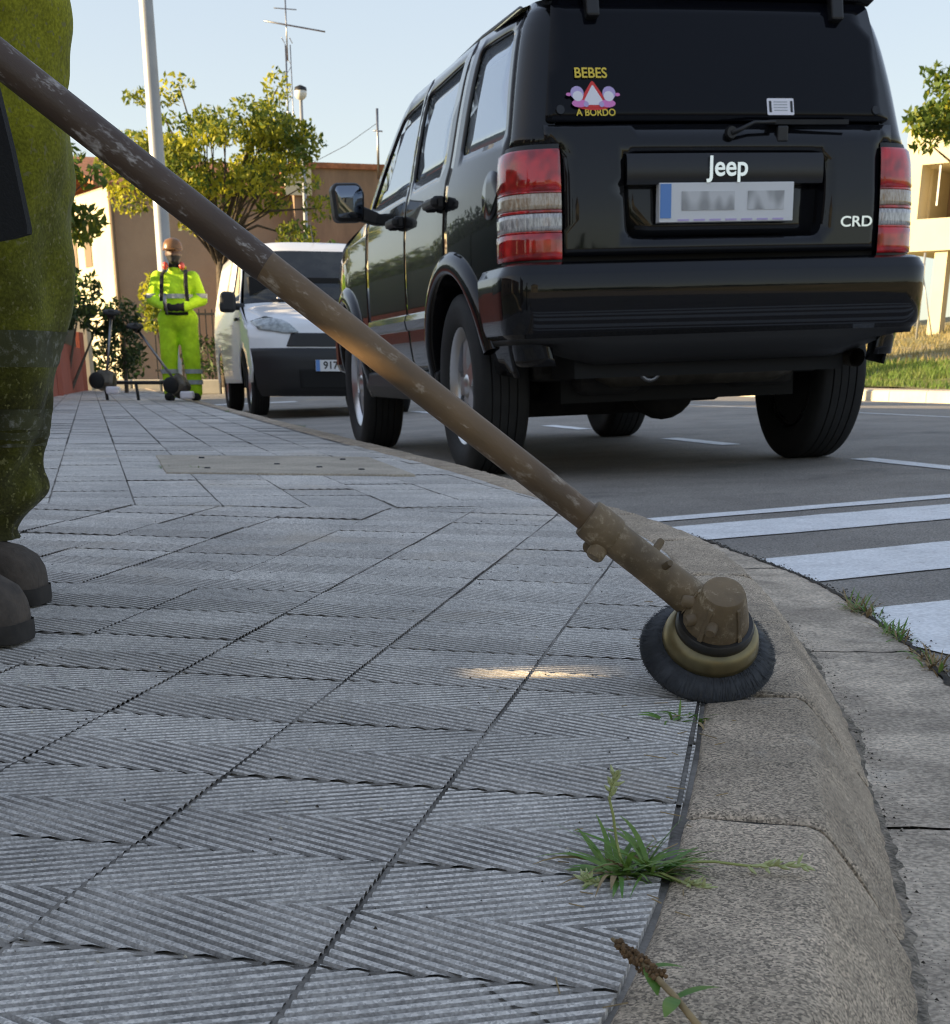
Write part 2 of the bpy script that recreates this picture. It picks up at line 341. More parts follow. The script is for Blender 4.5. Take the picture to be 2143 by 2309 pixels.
def patch(outer, holes, fn, st=.05):
    loops = [resamp(outer, st)]+[resamp(h, st) for h in holes]
    pts = []; edges = []
    for Lp in loops:
        o = len(pts); pts += Lp; edges += [(o+i, o+(i+1) % len(Lp)) for i in range(len(Lp))]
    B = np.array(pts); x0, y0 = B.min(0); x1, y1 = B.max(0)
    for x in np.arange(x0+st/2, x1, st):
        for y in np.arange(y0+st/2, y1, st):
            if inpoly(x, y, loops[0]) and not any(inpoly(x, y, h) for h in loops[1:]) and ((B-(x, y))**2).sum(1).min() > (.45*st)**2: pts.append((x, y))
    V, E, F, *_ = delaunay_2d_cdt([Vector(p) for p in pts], edges, [], 0, 1e-6)
    keep = []
    for f in F:
        cx = sum(V[i].x for i in f)/len(f); cy = sum(V[i].y for i in f)/len(f)
        if inpoly(cx, cy, loops[0]) and not any(inpoly(cx, cy, h) for h in loops[1:]): keep.append(tuple(f))
    mb = MB(); mb.add([fn(v.x, v.y) for v in V], keep); return mb
def panel(name, outer, holes, fn, mats, parent, st=.05, thick=.012, out=None):
    mb = patch(outer, holes, fn, st); o = mb.build(name, mats, parent, True)
    me = o.data
    if out is not None and len(me.polygons):
        a = sum((p.normal*p.area for p in me.polygons), Vector())
        if a.dot(Vector(out)) < 0: me.flip_normals()
    if thick:
        s = o.modifiers.new('thickness', 'SOLIDIFY'); s.thickness = thick; s.offset = -1
    return o
def text(name, s, size, mats, parent, Mx, extrude=.003, bold=0, shear=0, sx=1):
    cu = bpy.data.curves.new(name, 'FONT'); cu.body = s; cu.size = size; cu.extrude = extrude; cu.offset = bold; cu.align_x = 'CENTER'; cu.align_y = 'CENTER'; cu.shear = shear
    ob = bpy.data.objects.new('tmp', cu); COL.objects.link(ob); bpy.context.view_layer.update()
    me = bpy.data.meshes.new_from_object(ob.evaluated_get(bpy.context.evaluated_depsgraph_get())); bpy.data.objects.remove(ob)
    me.transform(Matrix.Diagonal((sx, 1, 1, 1))); me.transform(Mx)
    me.materials.clear(); me.materials.append(M[mats]); return link(name, me, parent)
def capsule(mb, a, b, ra, rb, n=14):
    a = Vector(a); b = Vector(b); t = (b-a).normalized(); P = []; R = []
    for k in range(5):
        an = math.pi/2*k/5; P.append(a - t*ra*math.cos(an)); R.append(max(ra*math.sin(an), .001))
    for k in range(6):
        f = k/5; P.append(a+(b-a)*f); R.append(ra+(rb-ra)*f)
    for k in range(1, 6):
        an = math.pi/2*k/5; P.append(b + t*rb*math.sin(an)); R.append(max(rb*math.cos(an), .001))
    mb.tube(P, R, n)
def fuse(mb, name, mats, parent, voxel, smooth=4, disp=None):
    me = bpy.data.meshes.new('t'); me.from_pydata(mb.v, [], mb.f); o = bpy.data.objects.new('t', me); COL.objects.link(o)
    r = o.modifiers.new('r', 'REMESH'); r.mode = 'VOXEL'; r.voxel_size = voxel
    s = o.modifiers.new('s', 'SMOOTH'); s.factor = .5; s.iterations = smooth
    bpy.context.view_layer.update()
    m2 = bpy.data.meshes.new_from_object(o.evaluated_get(bpy.context.evaluated_depsgraph_get())); bpy.data.objects.remove(o)
    m2.name = name
    m2.materials.clear()
    for x in mats: m2.materials.append(M[x])
    m2.polygons.foreach_set('use_smooth', [True]*len(m2.polygons)); return link(name, m2, parent)
# ------------------------------------------------------------------ levels: road frame (s along the street, q to the right)
JT = .2441; CJ, SJ = math.cos(JT), math.sin(JT); ROX, ROY = .981, 6.153
def sq(x, y): dx, dy = x-ROX, y-ROY; return -SJ*dx+CJ*dy, CJ*dx+SJ*dy
def xy(s, q): return ROX-SJ*s+CJ*q, ROY+CJ*s+SJ*q
def zlong(s): return .0045*s + (.0035*(s-16) if s > 16 else 0)
def zroad_sq(s, q): return zlong(max(s, -8)) + (.036*q if q < 3 else .108-.008*(q-3))
def zroad(x, y): return zroad_sq(*sq(x, y))
def znear(x, y): return -.0021-.0097*x+.0227*y
def zwalk(x, y):
    a = znear(x, min(y, 3.55)); 
    return a if y < 3.55 else a+.0045*(y-3.55)
def onroad(x, y, h=0): return (x, y, zroad(x, y)+h)
# ------------------------------------------------------------------ ground and road
def gz(x, y):
    s, q = sq(x, y)
    if y > 120 or abs(x) > 120 or y < -60: return .1
    base = zlong(max(min(s, 40), -8))
    if -7 < q < 8.3: return base-.32
    if q >= 8.3:
        return base + min(.10+.0*(q), .10) + max(0, min(q-11, 12))*.13 - (.25 if q < 9 else 0)
    return base + .02
mb = MB(); xs = [-2500, -600, -130] + list(np.arange(-60, 61, 3.)) + [130, 600, 2500]; ys = [-2500, -600, -61, -40, -25] + list(np.arange(-18, 100, 3.)) + [121, 600, 2500]
mb.loft([[(x, y, gz(x, y)) for x in xs] for y in ys])
struct(mb.build('ground', 'ground', smooth=True))
mb = MB(); qs = [-7, -5, -3, -2, -1.2, 0, 1, 2, 3, 4.5, 6, 8.55]
mb.loft([[(*xy(s, q), zroad_sq(s, q)) for q in qs] for s in list(np.arange(-30, 75, 1.))])
road = struct(mb.build('road', 'asphalt', smooth=True))
def strip(name, x0, y0, ex, ey, L, W, h=.005, n=24, jag=.0):
    # painted band on the road; starts at (x0,y0), runs along e, width W to the left normal
    mb = MB(); rows = []
    for i in range(n+1):
        t = L*i/n; a = random.uniform(-jag, jag); b = random.uniform(-jag, jag)
        rows.append([onroad(x0+ex*t-ey*w_, y0+ey*t+ex*w_, h) for w_ in (a, W*.33, W*.66, W+b)])
    mb.loft(rows); o = mb.build(name, 'paint', road); return o
zc, zs = .924, .383
def zstripe(n0, n1, x0, L, nm): strip(nm, x0*zc-n0*zs, x0*zs+n0*zc, zc, zs, L, n1-n0, .003, 60, .006)
# e-coordinate of the start is where the gutter ends
zstripe(3.46, 3.80, 2.02, 7, 'zebra_stripe'); zstripe(2.66, 3.045, 1.82, 7, 'zebra_stripe'); zstripe(1.86, 2.30, 1.60, 7, 'zebra_stripe'); zstripe(1.08, 1.50, 1.30, 7, 'zebra_stripe')
zstripe(3.955, 4.06, 2.14, 7, 'stop_line')
for a, b in ((-.5, .55), (2.02, 2.95), (4.6, 5.5), (7.1, 8.0), (9.6, 10.5)):
    x, y = xy(a, .88); strip('parking_dash', x, y, -SJ, CJ, b-a, -.11, .003, 6, .004)
x, y = xy(4, 3.75); strip('centre_line', x, y, -SJ, CJ, 22, -.10, .003, 30, .004)
x, y = xy(17.5, -1.0); strip('far_stripe', x, y, CJ, SJ, 1.6, .5, .003, 6, .004)
# ------------------------------------------------------------------ kerb curve
KP = [(-.9, -.9), (-.52, -.45), (-.22, .05), (-.045, .45), (.083, .79), (.167, 1.14), (.243, 1.55), (.315, 2.05), (.352, 2.55), (.332, 3.07), (.178, 3.785), (-.10, 5.06), (-.41, 6.28)]
for k in range(1, 24): KP.append((-.41-SJ*1.4*k, 6.28+CJ*1.4*k))
def catmull(P, n=12):
    out = []
    for i in range(len(P)-1):
        p0, p1, p2, p3 = [Vector(P[min(max(j, 0), len(P)-1)]) for j in (i-1, i, i+1, i+2)]
        for k in range(n):
            t = k/n; out.append(.5*((2*p1)+(p2-p0)*t+(2*p0-5*p1+4*p2-p3)*t*t+(3*p1-p0-3*p2+p3)*t**3))
    out.append(Vector(P[-1])); return out
KC = catmull(KP); KA = [0]
for i in range(1, len(KC)): KA.append(KA[-1]+(KC[i]-KC[i-1]).length)
KA = np.array(KA); KX = np.array([p.x for p in KC]); KY = np.array([p.y for p in KC])
def kpt(a):
    x = np.interp(a, KA, KX); y = np.interp(a, KA, KY); d = .02
    tx = np.interp(a+d, KA, KX)-np.interp(a-d, KA, KX); ty = np.interp(a+d, KA, KY)-np.interp(a-d, KA, KY); l = math.hypot(tx, ty)
    return x, y, ty/l, -tx/l      # point, right-hand normal
def kerb_inside(x, y):   # signed distance, negative = pavement side
    i = int(np.argmin((KX-x)**2+(KY-y)**2)); a = KA[i]; px, py, nx, ny = kpt(a); return (x-px)*nx+(y-py)*ny, px, py, nx, ny
def gw(y): return .372+.09*min(1, max(0, (y-2.75)/1.1))
kerb = struct(link('kerb', None)); gutter = struct(link('gutter', None))
a0 = float(KA[int(np.argmin((KX-.167)**2+(KY-1.14)**2))])
KPROF = [(.005, -.14), (.005, -.006), (.009, -.001), (.02, .001), (.042, .001), (.064, .0005), (.086, .0), (.104, .000), (.115, -.003), (.123, -.010), (.130, -.019), (.146, -.039), (.162, -.060), (.178, -.081), (.192, -.099), (.200, -.14)]
def kz(x, y): return zwalk(x, y)
mb = MB(); mb.loft([[(x+nx*o_-nx*(.0025 if o_ > .1 else -.003), y+ny*o_-ny*(.0025 if o_ > .1 else -.003), kz(x, y)+h-.0050) for o_, h in KPROF] for x, y, nx, ny in [kpt(a) for a in np.arange(0, KA[-1], .12)]]); mb.build('joint_filling', 'soil', kerb, auto=50)
for j in range(-7, 72):
    s0 = a0+j*.46+.005; s1 = s0+.450
    if s1 > KA[-1] or s0 < 0: continue
    mb = MB(); rows = []
    nseg = 26 if j < 9 else 8 if j < 20 else 3
    ends = [0, .004] + [.450*i/nseg for i in range(1, nseg)] + [.446, .450]
    dz = random.uniform(-.0015, .0015)
    for e in ends:
        x, y, nx, ny = kpt(s0+e); row = []
        inset = .003 if e in (0, .450) else 0
        for o_, h in KPROF:
            X, Y = x+nx*(o_), y+ny*(o_); nz = 0 if h < -.12 or j > 8 else .0026*mnoise.noise(Vector((X*28, Y*28, h*28)))+.0012*mnoise.noise(Vector((X*90, Y*90, h*90))); row.append((X+nx*nz, Y+ny*nz, kz(x, y)+h-inset*(1 if h > -.13 else 0)+dz+nz))
        rows.append(row)
    mb.loft(rows); mb.f += [tuple(range(len(KPROF))), tuple(len(mb.v)-1-i for i in range(len(KPROF)))]; mb.m += [0, 0]
    mb.build('kerb_stone', 'kerb', kerb, auto=50)
for j in range(-5, 40):     # gutter slabs, cut every .9 m
    s0 = a0+.33+j*.92; s1 = s0+.912
    if s1 > KA[-1] or s0 < 0: continue
    rows = []
    n = 40 if j < 5 else 10
    for i in range(n+1):
        x, y, nx, ny = kpt(s0+(s1-s0)*i/n); row = []
        G_ = gw(y)
        for o_ in [.185+(G_-.185)*k_/14 for k_ in range(14)]+[G_-.005, G_]:
            X, Y = x+nx*o_, y+ny*o_; f = (o_-.185)/(G_-.185)
            zk = kz(x, y)-.102; zr = zroad(X, Y)+.007
            row.append((X, Y, zk*(1-f)+zr*f - (.06 if o_ == G_ else 0) + (.0022*mnoise.noise(Vector((X*22, Y*22, 5)))+.0012*mnoise.noise(Vector((X*75, Y*75, 5))) if j < 5 else 0)))
        rows.append(row)
    mb = MB(); mb.loft(rows); o = mb.build('gutter_slab', 'gutter', gutter, auto=50)
# ------------------------------------------------------------------ pavement of ridged tiles
T = .2
def tile_mesh(ridged=True):
    mb = MB(); g = .0022; H = T-2*g; hh = H/2; P = .0125; RD = .0046
    top = {}
    def prof(s):   # ridge height over phase
        ph = (s/P) % 1.0
        return {0: 0, 1: .85, 2: 1, 3: .85}[int(round(ph*4)) % 4]*RD - RD
    if ridged:
        K = int(round(hh/(P/4)))
        lev = [-hh+i*(2*hh)/(2*K) for i in range(2*K+1)]
        sl = hh/H
        for sg in (1, -1):
            for i in range(len(lev)-1):
                q = []
                for s, idx in ((lev[i], i), (lev[i+1], i+1)):
                    h = [0, .80, 1, .80][idx % 4]*RD-RD
                    if s >= 0: A = (0, s); B = ((hh-s)/sl, hh)
                    else: A = (-s/sl, 0); B = (H, sl*H+s)
                    q.append((A, B, h))
                (A0, B0, h0), (A1, B1, h1) = q
                V = [(g+A0[0], g+hh+sg*A0[1], h0), (g+B0[0], g+hh+sg*B0[1], h0), (g+B1[0], g+hh+sg*B1[1], h1), (g+A1[0], g+hh+sg*A1[1], h1)]
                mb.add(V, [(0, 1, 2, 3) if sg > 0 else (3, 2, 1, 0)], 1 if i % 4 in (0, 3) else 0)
        for v0, v1 in ((g+.0008, g+.004), (T-g-.004, T-g-.0008)):
            zt = -.0030; inn = v1 if v0 < .1 else v0
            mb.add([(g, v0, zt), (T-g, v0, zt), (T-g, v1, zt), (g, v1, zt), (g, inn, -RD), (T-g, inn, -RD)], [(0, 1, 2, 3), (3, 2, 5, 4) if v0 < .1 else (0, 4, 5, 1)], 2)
            vo = g+.0006 if v0 < .1 else T-g-.0006
            mb.add([(g, vo, zt), (T-g, vo, zt), (T-g, vo, -.03), (g, vo, -.03)], [(0, 1, 2, 3)])
    else: mb.add([(g, g, 0), (T-g, g, 0), (T-g, T-g, 0), (g, T-g, 0)], [(0, 1, 2, 3)])
    d = -.03; t = -RD if ridged else 0
    mb.add([(g, g, t), (T-g, g, t), (T-g, T-g, t), (g, T-g, t), (g, g, d), (T-g, g, d), (T-g, T-g, d), (g, T-g, d)], [(0, 4, 5, 1), (1, 5, 6, 2), (2, 6, 7, 3), (3, 7, 4, 0)])
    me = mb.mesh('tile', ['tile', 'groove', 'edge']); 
    for p in me.polygons: p.use_smooth = False
    return me
TM = tile_mesh()
sidewalk = struct(link('sidewalk', None))
# mortar bed below the tiles
mb = MB(); rows = []
for a in list(np.arange(0, KA[-1], .25)):
    x, y, nx, ny = kpt(a); row = []
    for o_ in (.03, -.2, -.6, -1.2, -1.9, -2.2):
        X, Y = x+nx*o_, y+ny*o_
        if y < 3.2: X = x+o_*1.0; Y = y+o_*.12
        row.append((X, Y, zwalk(X, Y)-.0052))
    rows.append(row)
mb.loft(rows); bed = mb.build('mortar_bed', 'mortar', sidewalk, smooth=True)
YB = 3.55
cover_poly = [(-1.21, 5.77), (-.36, 5.77), (-.17, 4.67), (-.97, 4.67)]
def cover_frame():
    A = Vector((-.97, 4.67)); B = Vector((-.17, 4.70)); return A, B
ctiles = 0; JM = MB()
def place_tiles(Mw, i0, i1, j0, j1, far):
    global ctiles
    rest = MB()
    for j in range(j0, j1):
        for i in range(i0, i1):
            c = Mw @ Vector((i*T+T/2, j*T+T/2, 0)); x, y = c.x, c.y
            if far and y > 27: continue
            if not far and y > YB+.16: continue
            if far and y < YB-.16: continue
            d, px, py, nx, ny = kerb_inside(x, y)
            if d > .15 or d < -2.25: continue
            # left limit: the garden wall
            if x < -1.5-.197*y-.1 and y > 5: continue
            
            fx = (x-0)*FPX/(y*.93) if y > .3 else 0
            if y > .3 and (1071.5+fx < -700): continue
            M4 = Mw @ Matrix.Translation((i*T, j*T, 0))
            cut = []
            if abs(d) < .15: cut.append(((px+.001*nx, py+.001*ny, 0), (nx, ny, 0)))
            if abs(y-YB) < .16: cut.append(((0, YB-.002 if not far else YB+.002, 0), (0, 1 if not far else -1, 0)))
            z = zwalk(x, y); sx = .0227 if y < YB else .0045
            n = Vector((.0097, -sx, 1)).normalized(); R = n.to_track_quat('Z', 'Y').to_matrix().to_4x4()
            R = Vector((0, 0, 1)).rotation_difference(n).to_matrix().to_4x4()
            tw = Euler((random.gauss(0, .003), random.gauss(0, .003), random.gauss(0, .003))).to_matrix().to_4x4()
            flat = Mw.to_3x3().to_4x4()
            Wm = Matrix.Translation((x, y, z+random.gauss(0, .0008))) @ tw @ R @ flat @ Matrix.Translation((-T/2, -T/2, 0))
            if ctiles < 300 and y < 8.6:
                me = TM
                if cut:
                    bm = bmesh.new(); bm.from_mesh(TM); inv = Wm.inverted()
                    for co, no in cut:
                        bmesh.ops.bisect_plane(bm, geom=bm.verts[:]+bm.edges[:]+bm.faces[:], dist=1e-6, plane_co=inv @ Vector((co[0], co[1], z)), plane_no=(inv.to_3x3() @ Vector(no)), clear_outer=True)
                    if len(bm.faces) < 8: bm.free(); continue
                    # close the cut side
                    be = [e for e in bm.edges if e.is_boundary and all(abs((Wm @ v.co - Vector((co[0], co[1], z))).dot(Vector(no))) < 1e-4 for v in e.verts)]
                    if be:
                        ex = bmesh.ops.extrude_edge_only(bm, edges=be)
                        for v in [g_ for g_ in ex['geom'] if isinstance(g_, bmesh.types.BMVert)]: v.co.z = -.03
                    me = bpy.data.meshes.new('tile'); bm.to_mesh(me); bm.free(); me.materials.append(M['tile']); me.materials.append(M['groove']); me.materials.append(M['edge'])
                o = link('tile', me, sidewalk); o.matrix_world = Wm; ctiles += 1
                for ax_ in (0, 1):
                    prev = None; wj = .0030 if ax_ == 0 else .0034
                    for k_ in range(15):
                        f_ = T*k_/14; P_ = [Vector((w_, f_, 0)) if ax_ == 0 else Vector((f_, w_, 0)) for w_ in (-wj, 0, wj)]
                        Q_ = []
                        for p_, e_ in zip(P_, (.0012, 0, .0012)):
                            q_ = Wm @ p_; nz = mnoise.noise(Vector((q_.x*42, q_.y*42, 3))); q_.z += -.0022+.0022*nz-e_*.3+.0006*mnoise.noise(Vector((q_.x*300, q_.y*300, 0))); Q_.append(q_)
                        c_ = Q_[1]
                        ok = kerb_inside(c_.x, c_.y)[0] < -.002 and ((c_.y < YB) != far)
                        if prev is not None and ok: JM.add(prev+Q_, [(0, 1, 4, 3), (1, 2, 5, 4)])
                        prev = Q_
            else:
                if d > -.02: continue
                g = .004; rest.add([Wm @ Vector(p) for p in ((g, g, 0), (T-g, g, 0), (T-g, T/2-.003, 0), (g, T/2-.003, 0), (g, T/2+.003, 0), (T-g, T/2+.003, 0), (T-g, T-g, 0), (g, T-g, 0))], [(0, 1, 2, 3), (4, 5, 6, 7)])
    return rest
Mn = Matrix.Rotation(-.1852, 4, 'Z') @ Matrix.Translation((-.8472, .7859, 0))
place_tiles(Mn, -5, 9, -2, 17, False)
Mf = Matrix.Translation((.01, 3.6, 0)) @ Matrix.Rotation(JT, 4, 'Z')
rest = place_tiles(Mf, -16, 8, -4, 130, True)
JM.build('joint_filling', 'mortar', sidewalk, smooth=True, kind='stuff')
o = rest.build('far_tiles', 'tile', sidewalk); o['kind'] = 'stuff'
# inspection cover: two concrete slabs set in the pavement
cov = thing('inspection_cover', 'beige concrete inspection cover set into the grey pavement', 'cover')
def slab(name, P, th, m, lift):
    mb = MB(); mb.prism(P, -.02, lift, lambda u, v, w_: (u, v, zwalk(u, v)+w_)); return mb.build(name, m, cov, bevel=.004)
A, B, C_, Dd = Vector((-.955, 4.69)), Vector((-.185, 4.71)), Vector((-.40, 5.74)), Vector((-1.20, 5.72))
mid0, mid1 = A.lerp(Dd, .5), B.lerp(C_, .5); e = Vector((0, .006))
slab('slab', [A, B, mid1-e, mid0-e], .02, 'slab', .006); slab('slab', [mid0+e, mid1+e, C_, Dd], .02, 'slab', .005)
for t, u in ((.18, .2), (.82, .2), (.2, .8), (.84, .78), (.5, .45), (.66, .3)):
    p = (A.lerp(B, t)).lerp(Dd.lerp(C_, t), u)
    MB().lathe([(.0, .0095), (.009, .0095), (.011, .006), (.011, 0)], 10, Matrix.Translation((p.x, p.y, zwalk(p.x, p.y)))).build('lifting_bolt', 'wire', cov)
# ------------------------------------------------------------------ wheels
def wheel(parent, x, y, r, wd, rim_r, side, steer=0, hubcap=False):
    # side -1: outer face towards -x
    Mx = Matrix.Translation((x, y, r)) @ Matrix.Rotation(steer, 4, 'Z') @ Matrix.Rotation(math.pi/2*side, 4, 'Y')
    h = wd/2
    mb = MB(); mb.lathe([(.03, -.02), (.14, -.02), (.145, .0), (.14, .02), (.03, .02)], 24, Mx); mb.lathe([(0, -h*.55), (rim_r-.015, -h*.62), (rim_r-.013, -h*.66), (0, -h*.6)], 32, Mx)
    wl = mb.build('wheel', 'exh', parent, auto=40)
    tp = [(rim_r-.005, -h*.72), (rim_r+.02, -h*.92), (rim_r+.075, -h), (r-.035, -h*.98), (r-.008, -h*.86)]
    for k, zz in enumerate((-.62, -.30, .0, .30, .62)):
        tp += [(r, (zz-.13)*h), (r, (zz+.13)*h)] + ([(r-.008, (zz+.14)*h), (r-.008, (zz+.17)*h)] if k < 4 else [])
    tp += [(r-.008, h*.86), (r-.035, h*.98), (rim_r+.075, h), (rim_r+.02, h*.92), (rim_r-.005, h*.72)]
    MB().lathe(tp, 56, Mx).build('tyre', 'rubber', wl, auto=35)
    mb = MB(); mb.lathe([(rim_r-.03, -h*.7), (rim_r-.03, h*.55), (rim_r-.012, h*.72), (rim_r+.006, h*.80), (rim_r+.006, h*.72), (rim_r-.01, h*.6), (rim_r-.01, -h*.8)], 48, Mx)
    for k in range(5):
        a = 2*math.pi*k/5+.3
        def fn(u, v, w_, a=a): return Mx @ Vector((u*math.cos(a)-v*math.sin(a), u*math.sin(a)+v*math.cos(a), w_))
        P = [(.03, -.045), (.10, -.034), (rim_r-.02, -.058), (rim_r-.02, .058), (.10, .034), (.03, .045)]
        V = [fn(u, v, h*.62 - .03*(u > .1)*0 - (.02 if u > .15 else 0)) for u, v in P]+[fn(u, v*1.1, h*.30) for u, v in P]
        mb.add(V, [tuple(range(6)), tuple(range(11, 5, -1))]+[(i, (i+1) % 6, 6+(i+1) % 6, 6+i) for i in range(6)])
    mb.lathe([(0, h*.70), (.035, h*.70), (.05, h*.62), (.055, h*.3)], 20, Mx)
    mb.build('rim', 'alloy', wl, auto=40)
    return wl
# ------------------------------------------------------------------ black off-road car
jx, jy = 1.008, 6.16
suv = thing('parked_suv', 'black off-road car parked at the kerb, seen from its tailgate', 'car', (jx, jy, zroad(jx, jy)), (.0045, -.036, JT))
W = herm([.25, .40, .55, .75, .95, 1.10, 1.165, 1.212, 1.235, 1.45, 1.62, 1.70, 1.76], [.83, .87, .900, .912, .910, .900, .892, .873, .867, .818, .766, .715, .66])
Rr = herm([.40, .78, .95, 1.15, 1.26, 1.45, 1.69, 1.76], [.075, .075, .075, .09, .115, .165, .25, .29])
RC = .13
def taper(y): return (.10*((y-3.4)/1.0)**2 if y > 3.4 else .070*((1.15-y)/.95)**2 if y < 1.15 else 0)
def Wr(z): return W(z)-taper(Rr(z)+RC)
def side_fn(sg, off=0):
    return lambda y, z: (sg*(W(z)-taper(y)+off), y, z)
def rear_y(x, z): return Rr(z)-.03*(1-min(1, (x/.79)**2))
def rear_fn(off=0): return lambda x, z: (x, rear_y(x, z)-off, z)
def rear_edge(z0, z1, n=12): return [(Rr(z0+(z1-z0)*i/n)+RC, z0+(z1-z0)*i/n) for i in range(n+1)]
def arc(cy, cz, r, a0, a1, n=14): return [(cy+r*math.cos(math.radians(a0+(a1-a0)*i/n)), cz+r*math.sin(math.radians(a0+(a1-a0)*i/n))) for i in range(n+1)]
WY0, WY1, WZ, WR = .86, 3.555, .3685, .44
qwin = rpoly([(.285, 1.245), (.80, 1.245), (.80, 1.63), (.41, 1.63)], .05)
rwin = rpoly([(1.09, 1.245), (1.72, 1.245), (1.72, 1.61), (1.04, 1.63)], .035)
fwin = rpoly([(1.82, 1.245), (2.78, 1.235), (2.27, 1.58), (2.13, 1.60), (1.82, 1.61)], .035)
for sg in (-1, 1):
    out = (sg, 0, .1)
    qp = [(.94, .80)] + [(WY0+.455*math.cos(math.radians(a)), WZ+.455*math.sin(math.radians(a))) for a in range(78, 181, 12)]
    qp += [(Rr(.5)+RC, .40)] + [p for p in rear_edge(.5, 1.68)] + [(.94, 1.685)]
    panel('quarter_panel', qp, [qwin], side_fn(sg), 'paintblack', suv, .06, .012, out)
    rp = [(.952, .825)] + [(WY0+.455*math.cos(math.radians(a)), WZ+.455*math.sin(math.radians(a))) for a in range(76, 9, -11)] + [(1.775, .43), (1.775, 1.683), (.952, 1.685)]
    rp = rp[:1]+[p for p in rp[1:]]
    panel('rear_door', rp, [rwin], side_fn(sg), 'paintblack', suv, .06, .012, out)
    fp = [(1.785, .43), (2.83, .43), (2.83, 1.205), (2.98, 1.19), (2.22, 1.683), (1.785, 1.683)]
    panel('front_door', fp, [fwin], side_fn(sg), 'paintblack', suv, .06, .012, out)
    fe = [(2.842, 1.195)] + [(2.842, .43)] + [(WY1+.455*math.cos(math.radians(a)), WZ+.455*math.sin(math.radians(a))) for a in range(170, 9, -10)] + [(4.25, .45), (4.30, .95), (3.6, 1.09), (3.02, 1.165)]
    panel('front_fender', fe, [], side_fn(sg), 'paintblack', suv, .07, .012, out)
    for nm, pl in (('quarter_window', qwin), ('rear_door_window', rwin), ('front_door_window', fwin)):
        cx = sum(p[0] for p in pl)/len(pl); cz = sum(p[1] for p in pl)/len(pl)
        big = [(cx+(p[0]-cx)*1.03, cz+(p[1]-cz)*1.03) for p in pl]
        panel(nm, big, [], side_fn(sg, -.014), 'sideglass', suv, .12, .004, out)
    # rounded rear corner pillars (above the lamps)
    for z0, z1 in ((.44, .80), (1.195, 1.70)):
        rows = []
        for i in range(13):
            z = z0+(z1-z0)*i/12; r = [(sg*Wr(z), Rr(z)+RC+.004, z)]
            for k in range(1, 9):
                a = math.pi/2*k/8; r.append((sg*(Wr(z)-RC+RC*math.cos(a)), Rr(z)+RC-RC*math.sin(a), z))
            if z0 > 1: r.append((sg*min(Wr(z)-RC-.004, .712-.17*(z-1.275)), Rr(z)-.002, z))
            rows.append(r)
        o = MB().loft(rows).build('rear_pillar', 'paintblack', suv, True)
        s_ = o.modifiers.new('t', 'SOLIDIFY'); s_.thickness = .01; s_.offset = -1
    # tail lamp
    def lamp_path(z, off):
        r = []
        xi = .655
        for k in range(5):
            x = xi+(Wr(z)-RC-xi)*k/4; r.append((sg*x, rear_y(x, z)-off*(1 if k else .4), z))
        for k in range(1, 9):
            a = math.pi/2*(1-k/8); r.append((sg*(Wr(z)-RC+(RC+off)*math.cos(a)), Rr(z)+RC-(RC+off)*math.sin(a), z))
        r.append((sg*(Wr(z)+off), Rr(z)+RC+.05, z)); r.append((sg*(Wr(z)+off*.3), Rr(z)+RC+.09, z)); return r
    rows = [lamp_path(.800+(.403)*i/10, .004) for i in range(11)]
    lamp = MB().loft(rows).build('tail_lamp', 'blackplastic', suv, True)
    for z0, z1, mm, off in ((1.046, 1.186, 'redlens', .017), (.984, 1.040, 'amberlens', .015), (.912, .972, 'clearlens', .015), (.814, .906, 'redlens', .017), (.973, .983, 'redlens', .014), (.906, .912, 'redlens', .014), (1.040, 1.046, 'redlens', .014)):
        rows = [[(p[0], p[1], p[2]) for p in lamp_path(z0+(z1-z0)*f, off-(.006 if f in (0, 1) else 0))] for f in (0, .06, .3, .5, .7, .94, 1)]
        MB().loft(rows).build('lens', mm, lamp, True)
    # wheel arch flares
    for cy, nm in ((WY0, 'wheel_arch_flare'), (WY1, 'wheel_arch_flare')):
        rows = []
        for i in range(29):
            a = math.radians(-8+((172 if cy == WY0 else 196))*i/28); row = []
            for r_, o_ in ((.532, -.004), (.528, .008), (.515, .022), (.497, .030), (.475, .033), (.455, .031), (.444, .024), (.440, .005), (.440, -.16)):
                y = cy+r_*math.cos(a); z = WZ+r_*math.sin(a)
                row.append((sg*(W(max(z, .3))-taper(y)+o_), y, z))
            rows.append(row)
        MB().loft(rows).build(nm, 'paintblack', suv, True)
    # sill, door moulding, handles
    mb = MB(); mb.prism([(.0, .30), (.03, .30), (.055, .36), (.055, .425), (.0, .45)], 1.26, 3.14, lambda u, v, w_: (sg*(.84+u), w_, v)); mb.build('sill', 'blackplastic', suv, bevel=.008)
    for y0, y1, nm in ((1.25, 1.768, 'door_moulding'), (1.792, 2.82, 'door_moulding')):
        mb = MB(); mb.prism([(-.01, .615), (.012, .62), (.018, .66), (.008, .685), (-.012, .70)], y0, y1, lambda u, v, w_: (sg*(W(v)+u), w_, v)); mb.build(nm, 'paintblack', suv, bevel=.004)
    for y0 in (1.02, 1.88):
        mb = MB(); mb.box((sg*.945, y0, 1.095), (.035, .19, .035)); mb.box((sg*.925, y0-.075, 1.095), (.05, .03, .05)); mb.box((sg*.925, y0+.075, 1.095), (.05, .03, .05)); mb.build('door_handle', 'blackplastic', suv, bevel=.01)
    # mirror
    mb = MB(); mb.prism(rpoly([(-1.105, 1.165), (-.955, 1.165), (-.945, 1.30), (-.975, 1.345), (-1.10, 1.345), (-1.118, 1.32)], .03), 2.56, 2.68, lambda u, v, w_: (-sg*u, w_, v))
    mir = mb.build('door_mirror', 'blackplastic', suv, bevel=.018)
